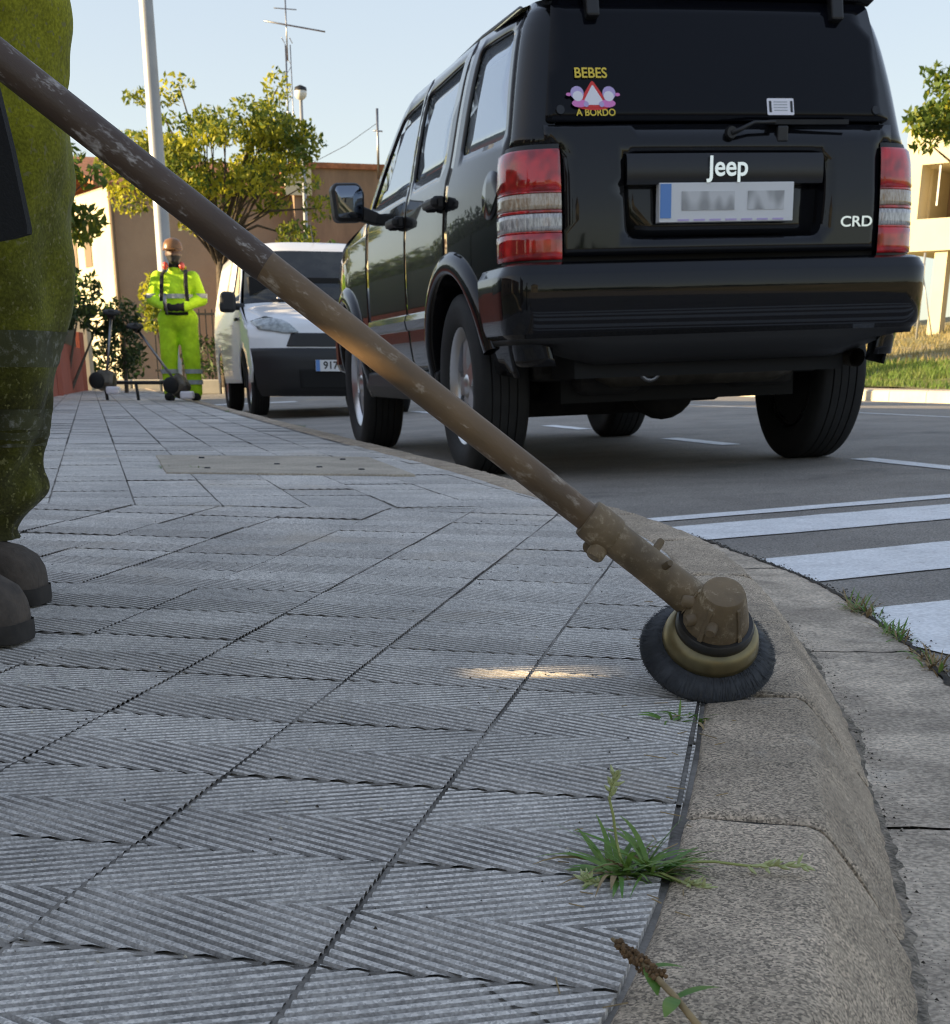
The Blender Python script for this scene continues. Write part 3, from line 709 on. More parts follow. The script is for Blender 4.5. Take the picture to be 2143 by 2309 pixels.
    mb = MB(); mb.prism([(-.98, 1.17), (-.86, 1.14), (-.86, 1.20), (-.96, 1.24)], 2.58, 2.64, lambda u, v, w_: (-sg*u, w_, v)); mb.build('mirror_arm', 'blackplastic', mir, bevel=.01)
    panel('mirror_glass', rpoly([(-1.092, 1.182), (-.965, 1.182), (-.958, 1.30), (-.98, 1.33), (-1.09, 1.33), (-1.102, 1.31)], .02), [], lambda x, z: (-sg*x, 2.557, z), 'mirror', mir, .06, .002, (0, -1, 0))
    # roof rail
    MB().tube([(sg*.59, .72, 1.735), (sg*.59, .80, 1.765), (sg*.59, 1.4, 1.777), (sg*.59, 1.95, 1.765), (sg*.59, 2.05, 1.735)], [.013, .013, .012, .013, .013], 10).build('roof_rail', 'blackplastic', suv, True)
    if sg < 0:
        p = panel('fuel_cap', [(.345+.085*math.cos(a), 1.06+.085*math.sin(a)) for a in np.linspace(0, 2*math.pi, 28)[:-1]], [], side_fn(sg, .005), 'paintblack', suv, .05, .006, out)
    wheel(suv, sg*.775, WY0, .3685, .238, .235, sg); wheel(suv, sg*.775, WY1, .3685, .238, .235, sg)
# tailgate
rec = rpoly([(-.40, .878), (.40, .878), (.412, 1.05), (.405, 1.172), (-.405, 1.172), (-.412, 1.05)], .045)
gate = [(-.648, .825), (.648, .825), (.648, 1.197), (.705, 1.205), (.707, 1.266), (-.707, 1.266), (-.705, 1.205), (-.648, 1.197)]
tg = panel('tailgate', gate, [rec], rear_fn(), 'paintblack', suv, .05, .012, (0, -1, 0))
mb = MB(); rows = [[(x, rear_y(x, z), z) for x, z in rec+rec[:1]], [(x, rear_y(x, z)+.010, z) for x, z in [(a*.992, 1.025+(b-1.025)*.99) for a, b in rec+rec[:1]]], [(x, rear_y(x, z)+.042, z) for x, z in [(a*.955, 1.025+(b-1.025)*.93) for a, b in rec+rec[:1]]]]
mb.loft(rows); mb.build('recess_wall', 'paintblack', tg, True)
panel('recess_panel', [(a*.957, 1.025+(b-1.025)*.932) for a, b in rec], [], lambda x, z: (x, rear_y(x, z)+.041, z), 'paintblack', tg, .08, .004, (0, -1, 0))
rows = []
for i in range(13):
    x = -.40+.8*i/12; rows.append([(x, rear_y(x, z_)-o_, z_) for z_, o_ in ((1.168, -.02), (1.166, .008), (1.15, .016), (1.08, .012), (1.062, .004), (1.060, -.04))])
hb = MB().loft(rows); hb.f += [tuple(range(6)), tuple(len(hb.v)-1-i for i in range(6))]; hb.m += [0, 0]; hbar = hb.build('handle_bar', 'satin', tg, auto=40)
TX = Matrix.Rotation(math.pi/2, 4, 'X')
text('emblem', 'Jeep', .095, 'chrome', hbar, Matrix.Translation((0, rear_y(0, 1.115)-.019, 1.117)) @ TX, .004, .0016)
text('emblem', 'CRD', .052, 'chrome', tg, Matrix.Translation((.555, rear_y(.555, .925)-.004, .925)) @ TX, .003, .0008, 0, 1.3)
# number plate
def rbox(name, x0, x1, z0, z1, y0, y1, mm, parent, bev=.002):
    return MB().box(((x0+x1)/2, (y0+y1)/2, (z0+z1)/2), (x1-x0, y1-y0, z1-z0)).build(name, mm, parent, bevel=bev)
py_ = rear_y(0, 1.0)
npl = rbox('number_plate', -.275, .275, .932, 1.066, py_-.008, py_+.03, 'platew', suv)
rbox('plate_band', -.272, -.228, .946, 1.062, py_-.0105, py_-.0082, 'plateb', npl, 0)
rbox('blurred_print', -.185, .03, .972, 1.036, py_-.0105, py_-.0082, 'smudge', npl, 0); rbox('blurred_print', .085, .235, .972, 1.036, py_-.0105, py_-.0082, 'smudge', npl, 0)
for i in range(7): rbox('frame_print', -.2+.065*i, -.155+.065*i, .936, .942, py_-.0105, py_-.0082, 'lilac', npl, 0)
# rear window with stickers
gl = rpoly([(-.700, 1.277), (.700, 1.277), (.634, 1.688), (-.634, 1.688)], .025)
rw = panel('rear_window', gl, [], rear_fn(.002), 'tint', suv, .08, .006, (0, -1, 0))
def on_glass(x, z, off): return Matrix.Translation((x, rear_y(x, z)-off, z)) @ Matrix.Rotation(-.27, 4, 'X') @ TX
text('sticker_text', 'BEBES', .050, 'yellow', rw, on_glass(-.515, 1.437, .007), .0005, .0007)
text('sticker_text', 'A BORDO', .034, 'yellow', rw, on_glass(-.505, 1.305, .007), .0005, .0005)
mb = MB(); G = on_glass(-.512, 1.365, .006)
def flat(P, h, m): mb.prism(P, h, h+.0006, lambda u, v, w_: G @ Vector((u, v, w_)), m)
def ell(cx, cy, a, b, n=14): return [(cx+a*math.cos(2*math.pi*k/n), cy+b*math.sin(2*math.pi*k/n)) for k in range(n)]
flat(ell(0, -.03, .078, .024), .0, 0); flat(rpoly([(-.07, -.045), (.07, -.045), (0, .052)], .012), .0008, 0); flat(rpoly([(-.046, -.036), (.046, -.036), (0, .036)], .008), .0016, 3)
for sx in (-1, 1):
    flat(ell(sx*.062, .005, .026, .024), .0024, 2); flat(ell(sx*.060, -.006, .020, .018), .003, 3); flat(ell(sx*.055, -.031, .030, .014), .0024, 1); flat(ell(sx*.095, .0, .010, .006), .0024, 1); flat(ell(sx*.03, -.034, .010, .010), .003, 2)
mb.build('sticker', ['red', 'pink', 'lilac', 'whitep'], rw)
mb = MB(); G = on_glass(.232, 1.325, .006); flat(rpoly([(-.055, -.03), (.055, -.03), (.055, .03), (-.055, .03)], .006), 0, 0)
for cx in (-.042, .045): flat([(cx-.005, -.02), (cx+.005, -.02), (cx+.005, .02), (cx-.005, .02)], .0008, 1)
for k in range(4): flat([(-.028, .018-.01*k), (.028, .018-.01*k), (.028, .0155-.01*k), (-.028, .0155-.01*k)], .0008, 2)
mb.build('paper_sticker', ['whitep', 'platek', 'reflect'], rw)
mb = MB(); G = on_glass(.40, 1.42, .005)
for sx in (-.64, .64):
    MB().lathe([(0, .006), (.016, .006), (.018, 0)], 14, on_glass(sx, 1.315, .002)).build('glass_stud', 'satin', rw)
# wiper, hinges, spoiler edge
wp = MB().tube([(.02, .062, 1.232), (.055, .055, 1.245), (.11, .062, 1.268), (.20, .070, 1.270)], [.015, .012, .010, .009], 8, sq=.7).build('rear_wiper', 'blackplastic', suv, True)
MB().box((.345, .083, 1.272), (.33, .012, .016)).build('wiper_blade', 'rubber', wp)
MB().lathe([(.0, .02), (.02, .02), (.024, .0)], 14, Matrix.Translation((.02, .075, 1.235)) @ TX).build('wiper_pivot', 'blackplastic', wp)
MB().box((.235, .085, 1.232), (.045, .03, .055)).build('window_latch', 'blackplastic', suv, bevel=.006)
for hx in (-.49, .49): MB().box((hx, .205, 1.668), (.050, .05, .095), Matrix.Rotation(-.22, 3, 'X')).build('window_hinge', 'blackplastic', suv, bevel=.008)
rows = []
for i in range(15):
    x = -.66+1.32*i/14; c = .035*(1-(x/.72)**2); rows.append([(x, rear_y(x, 1.69)+.03, 1.688+c*.2), (x, rear_y(x, 1.69)-.02, 1.698+c*.5), (x, rear_y(x, 1.69)-.012, 1.715+c), (x, .40, 1.722+c)])
MB().loft(rows).build('roof_spoiler', 'paintblack', suv, True)
rows = []
for i in range(9):
    y = .39+(2.30-.39)*i/8; dz = -.02*max(0, (y-1.8)/.5)**2; rows.append([(sg*W(1.70)*f, y, 1.684+.070*(1-(f)**2)**.7+dz) for sg, f in [(-1, 1.06), (-1, 1), (-1, .93), (-1, .8), (-1, .55), (-1, .25), (1, 0), (1, .25), (1, .55), (1, .8), (1, .93), (1, 1), (1, 1.06)] for f in [min(f, 1.0)]])
MB().loft(rows).build('roof', 'paintblack', suv, True)
Ap = lambda z: 2.98-(z-1.19)*(.76/.495)
panel('windscreen', [(-.86, 1.19), (.86, 1.19), (.70, 1.70), (-.70, 1.70)], [], lambda x, z: (x*min(1, W(z)/.87*1.0), Ap(z)+.10*(1-(x/.87)**2), z), 'sideglass', suv, .12, .005, (0, 1, 1))
rows = [[(f*(.885-taper(y)*1.0), y, 1.175-.10*((y-2.95)/1.35)**1.3+.045*(1-f*f)) for f in np.linspace(-1, 1, 11)] for y in np.linspace(2.95, 4.30, 9)]
MB().loft(rows).build('bonnet', 'paintblack', suv, True)
mb = MB(); mb.box((0, 4.28, .80), (1.60, .06, .42)); mb.build('grille_panel', 'paintblack', suv, bevel=.02)
MB().box((0, 4.36, .55), (1.72, .18, .24)).build('front_bumper', 'paintblack', suv, bevel=.05)
mb = MB(); mb.box((0, 2.2, .72), (1.16, 4.1, .66)); mb.box((0, 1.95, 1.0), (1.66, 1.9, .24)); mb.box((0, .7, 1.0), (1.45, 1.0, .24)); mb.box((0, 3.3, .98), (1.50, 1.7, .16)); mb.box((0, 2.2, .36), (1.06, 3.4, .14))
mb.add([(-.72, .28, 1.14), (.72, .28, 1.14), (.80, 2.95, 1.14), (-.80, 2.95, 1.14), (-.67, .32, 1.67), (.67, .32, 1.67), (.67, 2.2, 1.67), (-.67, 2.2, 1.67)], [(0, 1, 2, 3), (4, 5, 6, 7), (0, 1, 5, 4), (1, 2, 6, 5), (2, 3, 7, 6), (3, 0, 4, 7)])
mb.build('inner_body', 'darkinner', suv)
# rear bumper swept round the corners
def plan(o_, n=9):
    hw, rc, yb = .895, .13, .0; P = [(-(hw-o_), .43), (-(hw-o_), yb+rc+.08)]
    for k in range(n+1):
        a = math.pi/2*k/n; P.append((-(hw-rc)-(rc-o_)*math.cos(a), yb+rc-(rc-o_)*math.sin(a)))
    for k in range(1, 12):
        x = -(hw-rc)+2*(hw-rc)*k/12; P.append((x, yb+o_-.014*(1-(x/(hw-rc))**2)))
    return P+[(-p[0], p[1]) for p in P[:n+3][::-1]]
BP = [(.125, .806), (.060, .806), (.040, .803), (.022, .794), (.018, .786), (.004, .766), (.0, .758), (.001, .70), (.004, .64), (.010, .580), (.016, .556), (.034, .540), (.040, .520), (.055, .47), (.10, .445), (.125, .44)]
rows = [[(x, y, z) for x, y in plan(o_)] for o_, z in BP]
mb = MB(); mb.loft(rows[:12], 0); bump = mb.build('rear_bumper', 'paintblack', suv, auto=32)
mb = MB(); mb.loft([[(x, y, z + (.10*max(0, abs(x)-.55)/.3 if z < .5 else 0)) for x, y, z in r] for r in rows[11:]], 0); mb.build('bumper_valance', 'blackplastic', bump, True)
MB().box((0, .13, .815), (1.30, .08, .02)).build('gate_gap', 'darkinner', suv)
# underbody
MB().tube([(-.66, .86, .36), (.66, .86, .36)], .045, 10).build('rear_axle', 'exh', suv, True)
MB().sphere((.06, .86, .345), (.15, .17, .15), 16, 10).build('differential', 'exh', suv, True)
MB().tube([(-.42, .34, .425), (-.36, .34, .425), (.36, .36, .425), (.44, .36, .425)], [.05, .075, .075, .05], 16, sq=1).build('muffler', 'muffler', suv, True)
MB().tube([(.40, .36, .43), (.55, .34, .44), (.61, .22, .44), (.62, .10, .43)], .036, 14, cap=False).build('exhaust_pipe', 'muffler', suv, True)
MB().box((-.22, 1.5, .34), (.74, .85, .24)).build('fuel_tank', 'exh', suv, bevel=.06)
MB().box((-.33, .62, .40), (.30, .42, .16)).build('spare_carrier', 'exh', suv, bevel=.05)
MB().box((.36, .66, .41), (.32, .44, .16)).build('exhaust_shield', 'exh', suv, bevel=.05)
MB().box((0, .55, .45), (1.30, .16, .14)).build('cross_member', 'exh', suv, bevel=.03)
MB().box((.34, 1.6, .35), (.30, .9, .18)).build('skid_plate', 'exh', suv, bevel=.04)
MB().box((0, 3.4, .33), (.74, .5, .20)).build('front_subframe', 'exh', suv, bevel=.05)
MB().tube([(-.62, 3.5, .34), (.62, 3.5, .34)], .04, 10).build('front_axle', 'exh', suv, True)
for sg in (-1, 1):
    MB().tube([(sg*.45, .80, .32), (sg*.40, 1.55, .37)], .03, 8).build('trailing_arm', 'exh', suv, True)
    MB().tube([(sg*.52, .95, .30), (sg*.46, .98, .62)], .035, 10).build('damper', 'exh', suv, True)
MB().tube([(-.26+.045*math.cos(a), .16, .425+.05*math.sin(a)) for a in np.linspace(0, 2*math.pi, 17)], .009, 8).build('tow_eye', 'metal', suv, True)
# ------------------------------------------------------------------ white van behind it (faces the camera)
vs = 9.75
vx, vy = xy(vs, .03)
van = thing('delivery_van', 'white delivery van with black bumper parked nose to nose beyond the black car', 'van', (vx, vy, zroad(vx, vy)+.004), (0, 0, JT)); van.scale = (1, 1, .955)
# rows of the skin: (y, z, half width, sweep back at the edge, drop at the edge)
VR = [(.06, .20, .78, .20, 0), (.01, .28, .82, .24, 0), (-.02, .45, .85, .26, 0), (-.02, .58, .86, .27, 0), (.0, .66, .87, .28, 0), (.012, .67, .865, .28, 0), (.03, .80, .87, .29, .01), (.08, .90, .87, .30, .03), (.18, .97, .865, .32, .05), (.45, 1.05, .86, .25, .05), (.78, 1.13, .85, .16, .03), (.80, 1.145, .845, .16, .02), (1.05, 1.40, .80, .16, .01), (1.36, 1.69, .74, .16, .03), (1.40, 1.715, .735, .16, .03), (1.65, 1.80, .72, .05, .07), (2.2, 1.835, .715, 0, .09), (4.0, 1.83, .71, 0, .09), (4.28, 1.78, .70, 0, .08)]
VRa = np.array(VR)
def skin(f, t):
    i = min(int(t), len(VR)-2); u = t-i; r = VRa[i]*(1-u)+VRa[i+1]*u
    y, z, w_, sb, dr = r; a = abs(f)
    return Vector((f*w_, y+sb*a**4, z-dr*a**4))
def vrows(i0, i1, sub=3):
    return [[skin(f, t) for f in np.linspace(-1, 1, 17)] for t in np.linspace(i0, i1, (i1-i0)*sub+1)]
MB().loft(vrows(0, 5)).build('front_bumper', 'blackplastic', van, True)
MB().loft(vrows(5, 11)).build('bonnet', 'white', van, True)
MB().loft(vrows(11, 13)).build('windscreen', 'vanglass', van, True)
for x0, x1 in ((-.55, .05), (.02, .58)): MB().tube([skin(x0/.8, 11.0)+Vector((0, -.02, .02)), skin(x1/.8, 11.12)+Vector((0, -.02, .03))], .012, 6).build('wiper', 'blackplastic', van)
MB().box((-.30, .86, 1.178), (.42, .10, .03)).build('dashboard_paper', 'whitep', van)
MB().loft(vrows(13, 18)).build('roof', 'white', van, True)
Wv = herm([.20, .45, .66, .9, 1.13, 1.40, 1.69, 1.80], [.86, .895, .90, .90, .885, .83, .765, .715])
def vside(sg, off=0): return lambda y, z: (sg*(Wv(z)*(.965+.035*min(1, max(0, (y-.3)/.6)))+off), y, z)
for sg in (-1, 1):
    out = (sg, 0, 0)
    fr = [(skin(1, t).y, skin(1, t).z) for t in np.linspace(2, 14, 25)]
    body = [(.36, .34)] + [p for p in fr if p[1] > .40] + [(2.2, 1.74), (4.2, 1.74), (4.3, .9), (4.25, .34)] + [(3.60+.36*math.cos(math.radians(a)), .33+.36*math.sin(math.radians(a))) for a in range(0, 181, 15)] + [(.88+.36*math.cos(math.radians(a)), .33+.36*math.sin(math.radians(a))) for a in range(0, 181, 15)]
    fw = rpoly([(1.0, 1.17), (1.98, 1.17), (1.98, 1.62), (1.60, 1.62)], .04)
    panel('side_panel', body, [fw], vside(sg), 'white', van, .08, .012, out)
    panel('door_window', fw, [], vside(sg, -.012), 'tint', van, .15, .004, out)
    for y0 in (2.03, 3.05): MB().prism([(y0, .45), (y0+.012, .45), (y0+.012, 1.70), (y0, 1.70)], 0, 1, lambda u, v, w_: (sg*(Wv(v)*1.0+.002-.01*w_), u, v)).build('door_seam', 'darkinner', van)
    MB().box((sg*.915, 1.15, .98), (.03, .16, .03)).build('door_handle', 'blackplastic', van, bevel=.006)
    mb = MB(); mb.prism(rpoly([(-1.10, 1.04), (-.93, 1.04), (-.93, 1.24), (-1.08, 1.25)], .05), .86, 1.0, lambda u, v, w_: (-sg*u, w_, v)); mb.box((sg*.90, .95, 1.10), (.14, .06, .07)); mb.build('door_mirror', 'blackplastic', van, bevel=.03)
    hl = rpoly([(sg*.46, 6.15), (sg*.60, 6.05), (sg*.90, 6.6), (sg*.965, 8.05), (sg*.80, 8.35), (sg*.62, 7.6)], .03, 3)
    def hfn(f, t): p = skin(f, t); return p+Vector((sg*.006, -.012, .008))
    panel('headlamp', hl, [], hfn, 'headlamp', van, .08, .006, (0, -1, 0))
    wheel(van, sg*.75, .88, .315, .19, .20, sg); wheel(van, sg*.75, 3.60, .315, .19, .20, sg)
    panel('hood_marking', [(sg*.10, 8.35), (sg*.27, 8.35), (sg*.27, 8.6), (sg*.10, 8.6)], [], lambda f, t: skin(f, t)+Vector((0, -.006, .006)), 'red', van, .05, .002, (0, -1, 1))
panel('grille', rpoly([(-.62, 5.1), (.62, 5.1), (.55, 6.15), (-.55, 6.15)], .06), [], lambda f, t: skin(f, t)+Vector((0, -.008, 0)), 'blackplastic', van, .08, .004, (0, -1, 0))
panel('lower_grille', rpoly([(-.5, 1.0), (.5, 1.0), (.5, 2.1), (-.5, 2.1)], .05), [], lambda f, t: skin(f, t)+Vector((0, -.006, 0)), 'darkinner', van, .1, .004, (0, -1, 0))
vp = MB().box((0, -.035, .50), (.52, .012, .11)).build('number_plate', 'platew', van)
MB().box((-.238, -.0425, .50), (.04, .002, .108)).build('plate_band', 'plateb', vp)
text('plate_text', '917', .10, 'platek', vp, Matrix.Translation((-.11, -.0425, .50)) @ TX, .0008, .002)
mb = MB(); mb.box((0, 2.2, .55), (1.2, 3.7, .55)); mb.box((0, 2.6, 1.1), (1.55, 3.2, .6)); mb.box((0, 2.9, 1.5), (1.35, 2.4, .4)); mb.build('inner_body', 'darkinner', van)
MB().tube([(0, 1.62, 1.80), (-.0, 1.80, 2.02)], [.008, .004], 6).build('aerial', 'blackplastic', van)
# ------------------------------------------------------------------ foreground brushcutter
def frame(z, x_hint):   # matrix with local z along z
    z = Vector(z).normalized(); x = Vector(x_hint); x = (x - z*x.dot(z)).normalized(); y = z.cross(x)
    return Matrix((x, y, z)).transposed().to_4x4()
HEAD = Vector((.2333, 1.60, .1352)); TOP = Vector((-.448, 1.575, .635)); SD = (TOP-HEAD).normalized()
cut = thing('brush_cutter', 'dusty brown brush cutter with round wire weed brush resting on the kerb edge', 'brush cutter', tuple(HEAD))
Ms = Matrix.Translation(HEAD) @ frame(SD, (0, 0, 1)); inv = Matrix.Translation(-HEAD)
def bc(mb, name, mats, parent=cut, **k):
    mb.v = [tuple(Vector(p)-HEAD) for p in mb.v]; return mb.build(name, mats, parent, **k)
def sh(prof, n=24): return MB().lathe(prof, n, Ms)
# shaft tube is its own object frame so that the wear runs along it
def along(name, prof, mm, n=24):
    o = MB().lathe(prof, n).build(name, mm, cut, auto=45); o.matrix_local = frame(SD, (0, 0, 1)); return o
along('shaft', [(.0, .10), (.0150, .10), (.0152, .3), (.0156, .55)], 'shaft')
along('shaft_sleeve', [(.0156, .548), (.0162, .552), (.0163, .8), (.0164, 1.15), (.0164, 1.42)], 'shaftdark')
along('clamp_collar', [(.0150, .142), (.0200, .141), (.0212, .136), (.0212, .112), (.0202, .106), (.0185, .104)], 'gear', 26)
along('shaft_socket', [(.0185, .106), (.0185, .06), (.0195, .02), (.0205, .0), (.0190, -.018), (.012, -.026), (0, -.028)], 'gear', 26)
for ang, zz, r_, nm in ((200, .112, .010, 'clamp_bolt'), (150, .118, .008, 'clamp_bolt'), (20, .06, .0045, 'grease_plug'), (-60, .045, .004, 'screw')):
    a = math.radians(ang); d = frame(SD, (0, 0, 1)) @ Vector((math.cos(a), math.sin(a), 0)); p = d*.019+SD*zz
    MB().lathe([(0, .012), (r_*.8, .012), (r_, .009), (r_, -.004)], 12, Matrix.Translation(p) @ frame(d, SD)).build(nm, 'gear', cut, auto=40)
# gear head: axis of the brush
AX = Vector((.06, -.60, .795)).normalized()
BC = Vector((.2585, 1.602, .0835))              # centre of the brush plane
Md = Matrix.Translation(BC-HEAD) @ frame(AX, (1, 0, 0)) @ Matrix.Scale(.93, 4); Ma = Matrix.Translation(BC+AX*.009-HEAD) @ frame(AX, (1, 0, 0)) @ Matrix.Scale(.92, 4)
def ax(name, prof, mm, n=40, parent=cut, auto=40): return MB().lathe(prof, n, Ma).build(name, mm, parent, auto=auto)
mb = MB(); mb.lathe([(.0395, .0275), (.0380, .036), (.0350, .046), (.0310, .057), (.0272, .067), (.0255, .074), (.0240, .0765), (.021, .0775), (0, .078)], 36, Ma)
gb = mb.build('gearbox', 'gear', cut, auto=40)
for a_ in (0, 72, 144, 216, 288):
    a = math.radians(a_+20); R_ = Matrix.Rotation(a, 4, 'Z')
    MB().add([Ma @ R_ @ Vector(p) for p in ((.022, -.003, .072), (.022, .003, .072), (.0415, .0035, .030), (.0415, -.0035, .030), (.0285, -.003, .069), (.0285, .003, .069), (.0405, .003, .034), (.0405, -.003, .034))], [(4, 5, 6, 7), (0, 1, 5, 4), (1, 2, 6, 5), (3, 7, 6, 2), (0, 4, 7, 3)]).build('casting_rib', 'gear', gb, bevel=.001)
for a_, h_ in ((205, .045), (170, .052), (250, .05)):
    a = math.radians(a_); d = (frame(AX, (1, 0, 0)) @ Vector((math.cos(a), math.sin(a), 0)))
    MB().lathe([(0, .008), (.005, .008), (.007, .005), (.0075, -.006)], 12, Ma @ Matrix.Translation((math.cos(a)*.037, math.sin(a)*.037, h_)) @ frame((math.cos(a), math.sin(a), .1), (0, 0, 1))).build('gearbox_bolt', 'gear', gb, auto=40)
ax('guard_ring', [(.030, .030), (.044, .030), (.0465, .027), (.0465, .018), (.044, .015), (.030, .014)], 'ring')
ax('brush_cup', [(.024, .019), (.046, .0185), (.0515, .0155), (.0555, .010), (.0575, .003), (.0582, -.003), (.056, -.007), (.02, -.008)], 'cup', 48)
br = MB().lathe([(.030, .008), (.054, .006), (.066, .001), (.079, -.0075), (.0812, -.011), (.079, -.016), (.06, -.014), (.03, -.008)], 64, Md).build('wire_brush', 'wire', cut, auto=40)
nrm = random.Random(3)
mb = MB()
for k in range(5200):          # wire bristles laid over the disc
    a = nrm.uniform(0, 2*math.pi); r0 = nrm.uniform(.054, .062); r1 = nrm.uniform(.076, .0828); h0 = .0065-(r0-.054)*.4+nrm.uniform(-.010, .0012); h1 = -.0060+nrm.uniform(-.010, .0008); da = nrm.uniform(-.05, .05)
    p = Vector((r0*math.cos(a), r0*math.sin(a), h0)); q = Vector((r1*math.cos(a+da), r1*math.sin(a+da), h1)); t = Vector((-math.sin(a), math.cos(a), 0))*.00028
    mb.add([Md @ (p-t), Md @ (p+t), Md @ (q+t*.8), Md @ (q-t*.8)], [(0, 1, 2, 3)])
o = mb.build('bristles', 'wire', cut); o['kind'] = 'stuff'
# upper end outside the picture: handle and engine
mb = MB(); pl = []
Hc = HEAD+SD*1.02
for k in range(13):
    a = math.pi*k/12; pl.append(Hc-HEAD + Vector((0, .09*math.cos(a), .02+.15*math.sin(a))))
MB().tube(pl, .012, 8).build('loop_handle', 'strap', cut, True)
E0 = HEAD+SD*1.42-HEAD
eng = MB().box(E0+SD*.12, (.26, .22, .24), frame(SD, (0, 0, 1)).to_3x3()).build('engine', 'helmet', cut, bevel=.04)
MB().box(E0+SD*.12+Vector((0, -.02, -.13)), (.2, .16, .09), frame(SD, (0, 0, 1)).to_3x3()).build('fuel_tank', 'whitep', cut, bevel=.03)
# ------------------------------------------------------------------ foreground worker
zb = zwalk(-.7, 2.0)
wk = thing('person', 'worker in soiled green trousers and dark boots standing left of the brush cutter', 'person', (-.72, 2.02, zb))
O = Vector((-.72, 2.02, zb))
def L_(p): return Vector(p)-O
mb = MB()
legs = {'back': [(-.655, 2.13, .90), (-.650, 2.17, .70), (-.668, 2.19, .50), (-.700, 2.20, .30), (-.735, 2.20, .14)], 'front': [(-.72, 1.96, .90), (-.735, 1.93, .70), (-.745, 1.92, .50), (-.76, 1.90, .30), (-.775, 1.88, .13)]}
for nm, P in legs.items():
    for (a, b), (ra, rb) in zip(zip(P, P[1:]), ((.085, .08), (.08, .065), (.065, .055), (.055, .045))): capsule(mb, L_(a), L_(b), ra, rb)
hip = (-.69, 2.05, .93)
capsule(mb, L_((-.70, 1.97, .93)), L_((-.67, 2.12, .93)), .125, .125); capsule(mb, L_(hip), L_((-.69, 2.03, 1.22)), .13, .135); capsule(mb, L_((-.70, 1.93, 1.36)), L_((-.66, 2.14, 1.36)), .105, .105); capsule(mb, L_((-.69, 2.03, 1.2)), L_((-.68, 2.03, 1.4)), .13, .11)
capsule(mb, L_((-.67, 2.02, 1.44)), L_((-.63, 2.0, 1.54)), .055, .052)
mb.sphere(L_((-.60, 1.99, 1.64)), (.095, .078, .115), 16, 12); mb.sphere(L_((-.505, 1.98, 1.625)), (.02, .014, .022), 8, 6); mb.sphere(L_((-.53, 1.98, 1.57)), (.03, .03, .022), 8, 6)
for dy in (-.078, .078): mb.sphere(L_((-.61, 1.99+dy, 1.64)), (.022, .012, .032), 8, 6)
G1 = HEAD+SD*1.28+Vector((0, 0, .03)); G2 = Hc+Vector((0, .03, .165))
capsule(mb, L_((-.71, 1.86, 1.36)), L_((-.93, 1.74, 1.18)), .062, .052); capsule(mb, L_((-.93, 1.74, 1.18)), L_(G1+Vector((.0, .03, .05))), .05, .036)
capsule(mb, L_((-.66, 2.21, 1.36)), L_((-.56, 2.06, 1.12)), .062, .052); capsule(mb, L_((-.56, 2.06, 1.12)), L_(G2+Vector((.02, .06, .04))), .05, .036)
for G_ in (G1, G2):
    capsule(mb, L_(G_+Vector((0, .05, .03))), L_(G_+Vector((0, .0, .02))), .032, .034)
    for k in range(4):
        b = G_+Vector((-.030+.02*k, 0, .02)); capsule(mb, L_(b), L_(b+Vector((0, -.035, -.008))), .0095, .009, 8); capsule(mb, L_(b+Vector((0, -.035, -.008))), L_(b+Vector((0, -.03, -.042))), .009, .008, 8)
    capsule(mb, L_(G_+Vector((.035, .02, .0))), L_(G_+Vector((.03, -.02, -.03))), .010, .009, 8)
body = fuse(mb, 'body', ['trouser', 'skin', 'glove'], wk, .012, 5)
for p in body.data.polygons:
    z = p.center.z+O.z
    p.material_index = 1 if z > 1.49 else 0
# trousers
def trouser(P, R, nm, seed):
    r_ = random.Random(seed); ph = [r_.uniform(0, 6.28) for _ in range(8)]
    Pz = [p[2] for p in P][::-1]; fx = herm(Pz, [p[0] for p in P][::-1]); fy = herm(Pz, [p[1] for p in P][::-1]); fr = herm([a for a, b in R], [b for a, b in R])
    rows = []
    n = 64; zs_ = np.linspace(P[-1][2], P[0][2], 150)
    for z in zs_:
        row = []
        fold = max(0, 1-(z-.12)/.20)
        for k in range(n):
            a = 2*math.pi*k/n
            q_ = mnoise.noise(Vector((math.cos(a)*1.6+ph[4], math.sin(a)*1.6, z*7+ph[5])))*.017 + mnoise.noise(Vector((math.cos(a)*2.5, math.sin(a)*2.5+ph[6], z*26+ph[7]-a*.8)))*.010*(.6+fold) + (.0025 if abs(math.sin((a-1.2)/2)) < .03 else 0)
            rr = fr(z) + q_ + .0045*math.sin(3*a+ph[0]+z*9)+.003*math.sin(5*a+ph[1]-z*22)+.004*math.sin(z*34+2*a+ph[2])*(.35+fold)+(.017)*fold*math.sin(z*62+1.2*math.sin(a+ph[3]))
            row.append(L_((fx(z)+rr*math.cos(a), fy(z)+rr*1.05*math.sin(a), z)))
        rows.append(row)
    o = MB().loft(rows, closed=True).build(nm, 'trouser', wk, True)
    def band(z0, z1):
        rr = []
        for z in np.linspace(z0, z1, 8):
            i = int(np.argmin(abs(zs_-z))); c = L_((fx(z), fy(z), z)); rr.append([Vector((c.x+(p.x-c.x)*1.008, c.y+(p.y-c.y)*1.008, c.z)) for p in rows[i]])
            for q in rr[-1]: q.z = z-O.z
        MB().loft(rr, closed=True).build('reflective_band', 'bandworn', o, True)
    for z0, z1 in ((.372, .418), (.268, .318)): band(z0, z1)
    return o
trouser(legs['back'], [(.10, .066), (.16, .070), (.20, .072), (.25, .076), (.32, .090), (.42, .100), (.52, .106), (.65, .112), (.9, .122)], 'trouser_leg', 1)
trouser(legs['front'], [(.10, .078), (.16, .082), (.22, .084), (.30, .088), (.42, .095), (.52, .10), (.65, .108), (.9, .118)], 'trouser_leg', 5)
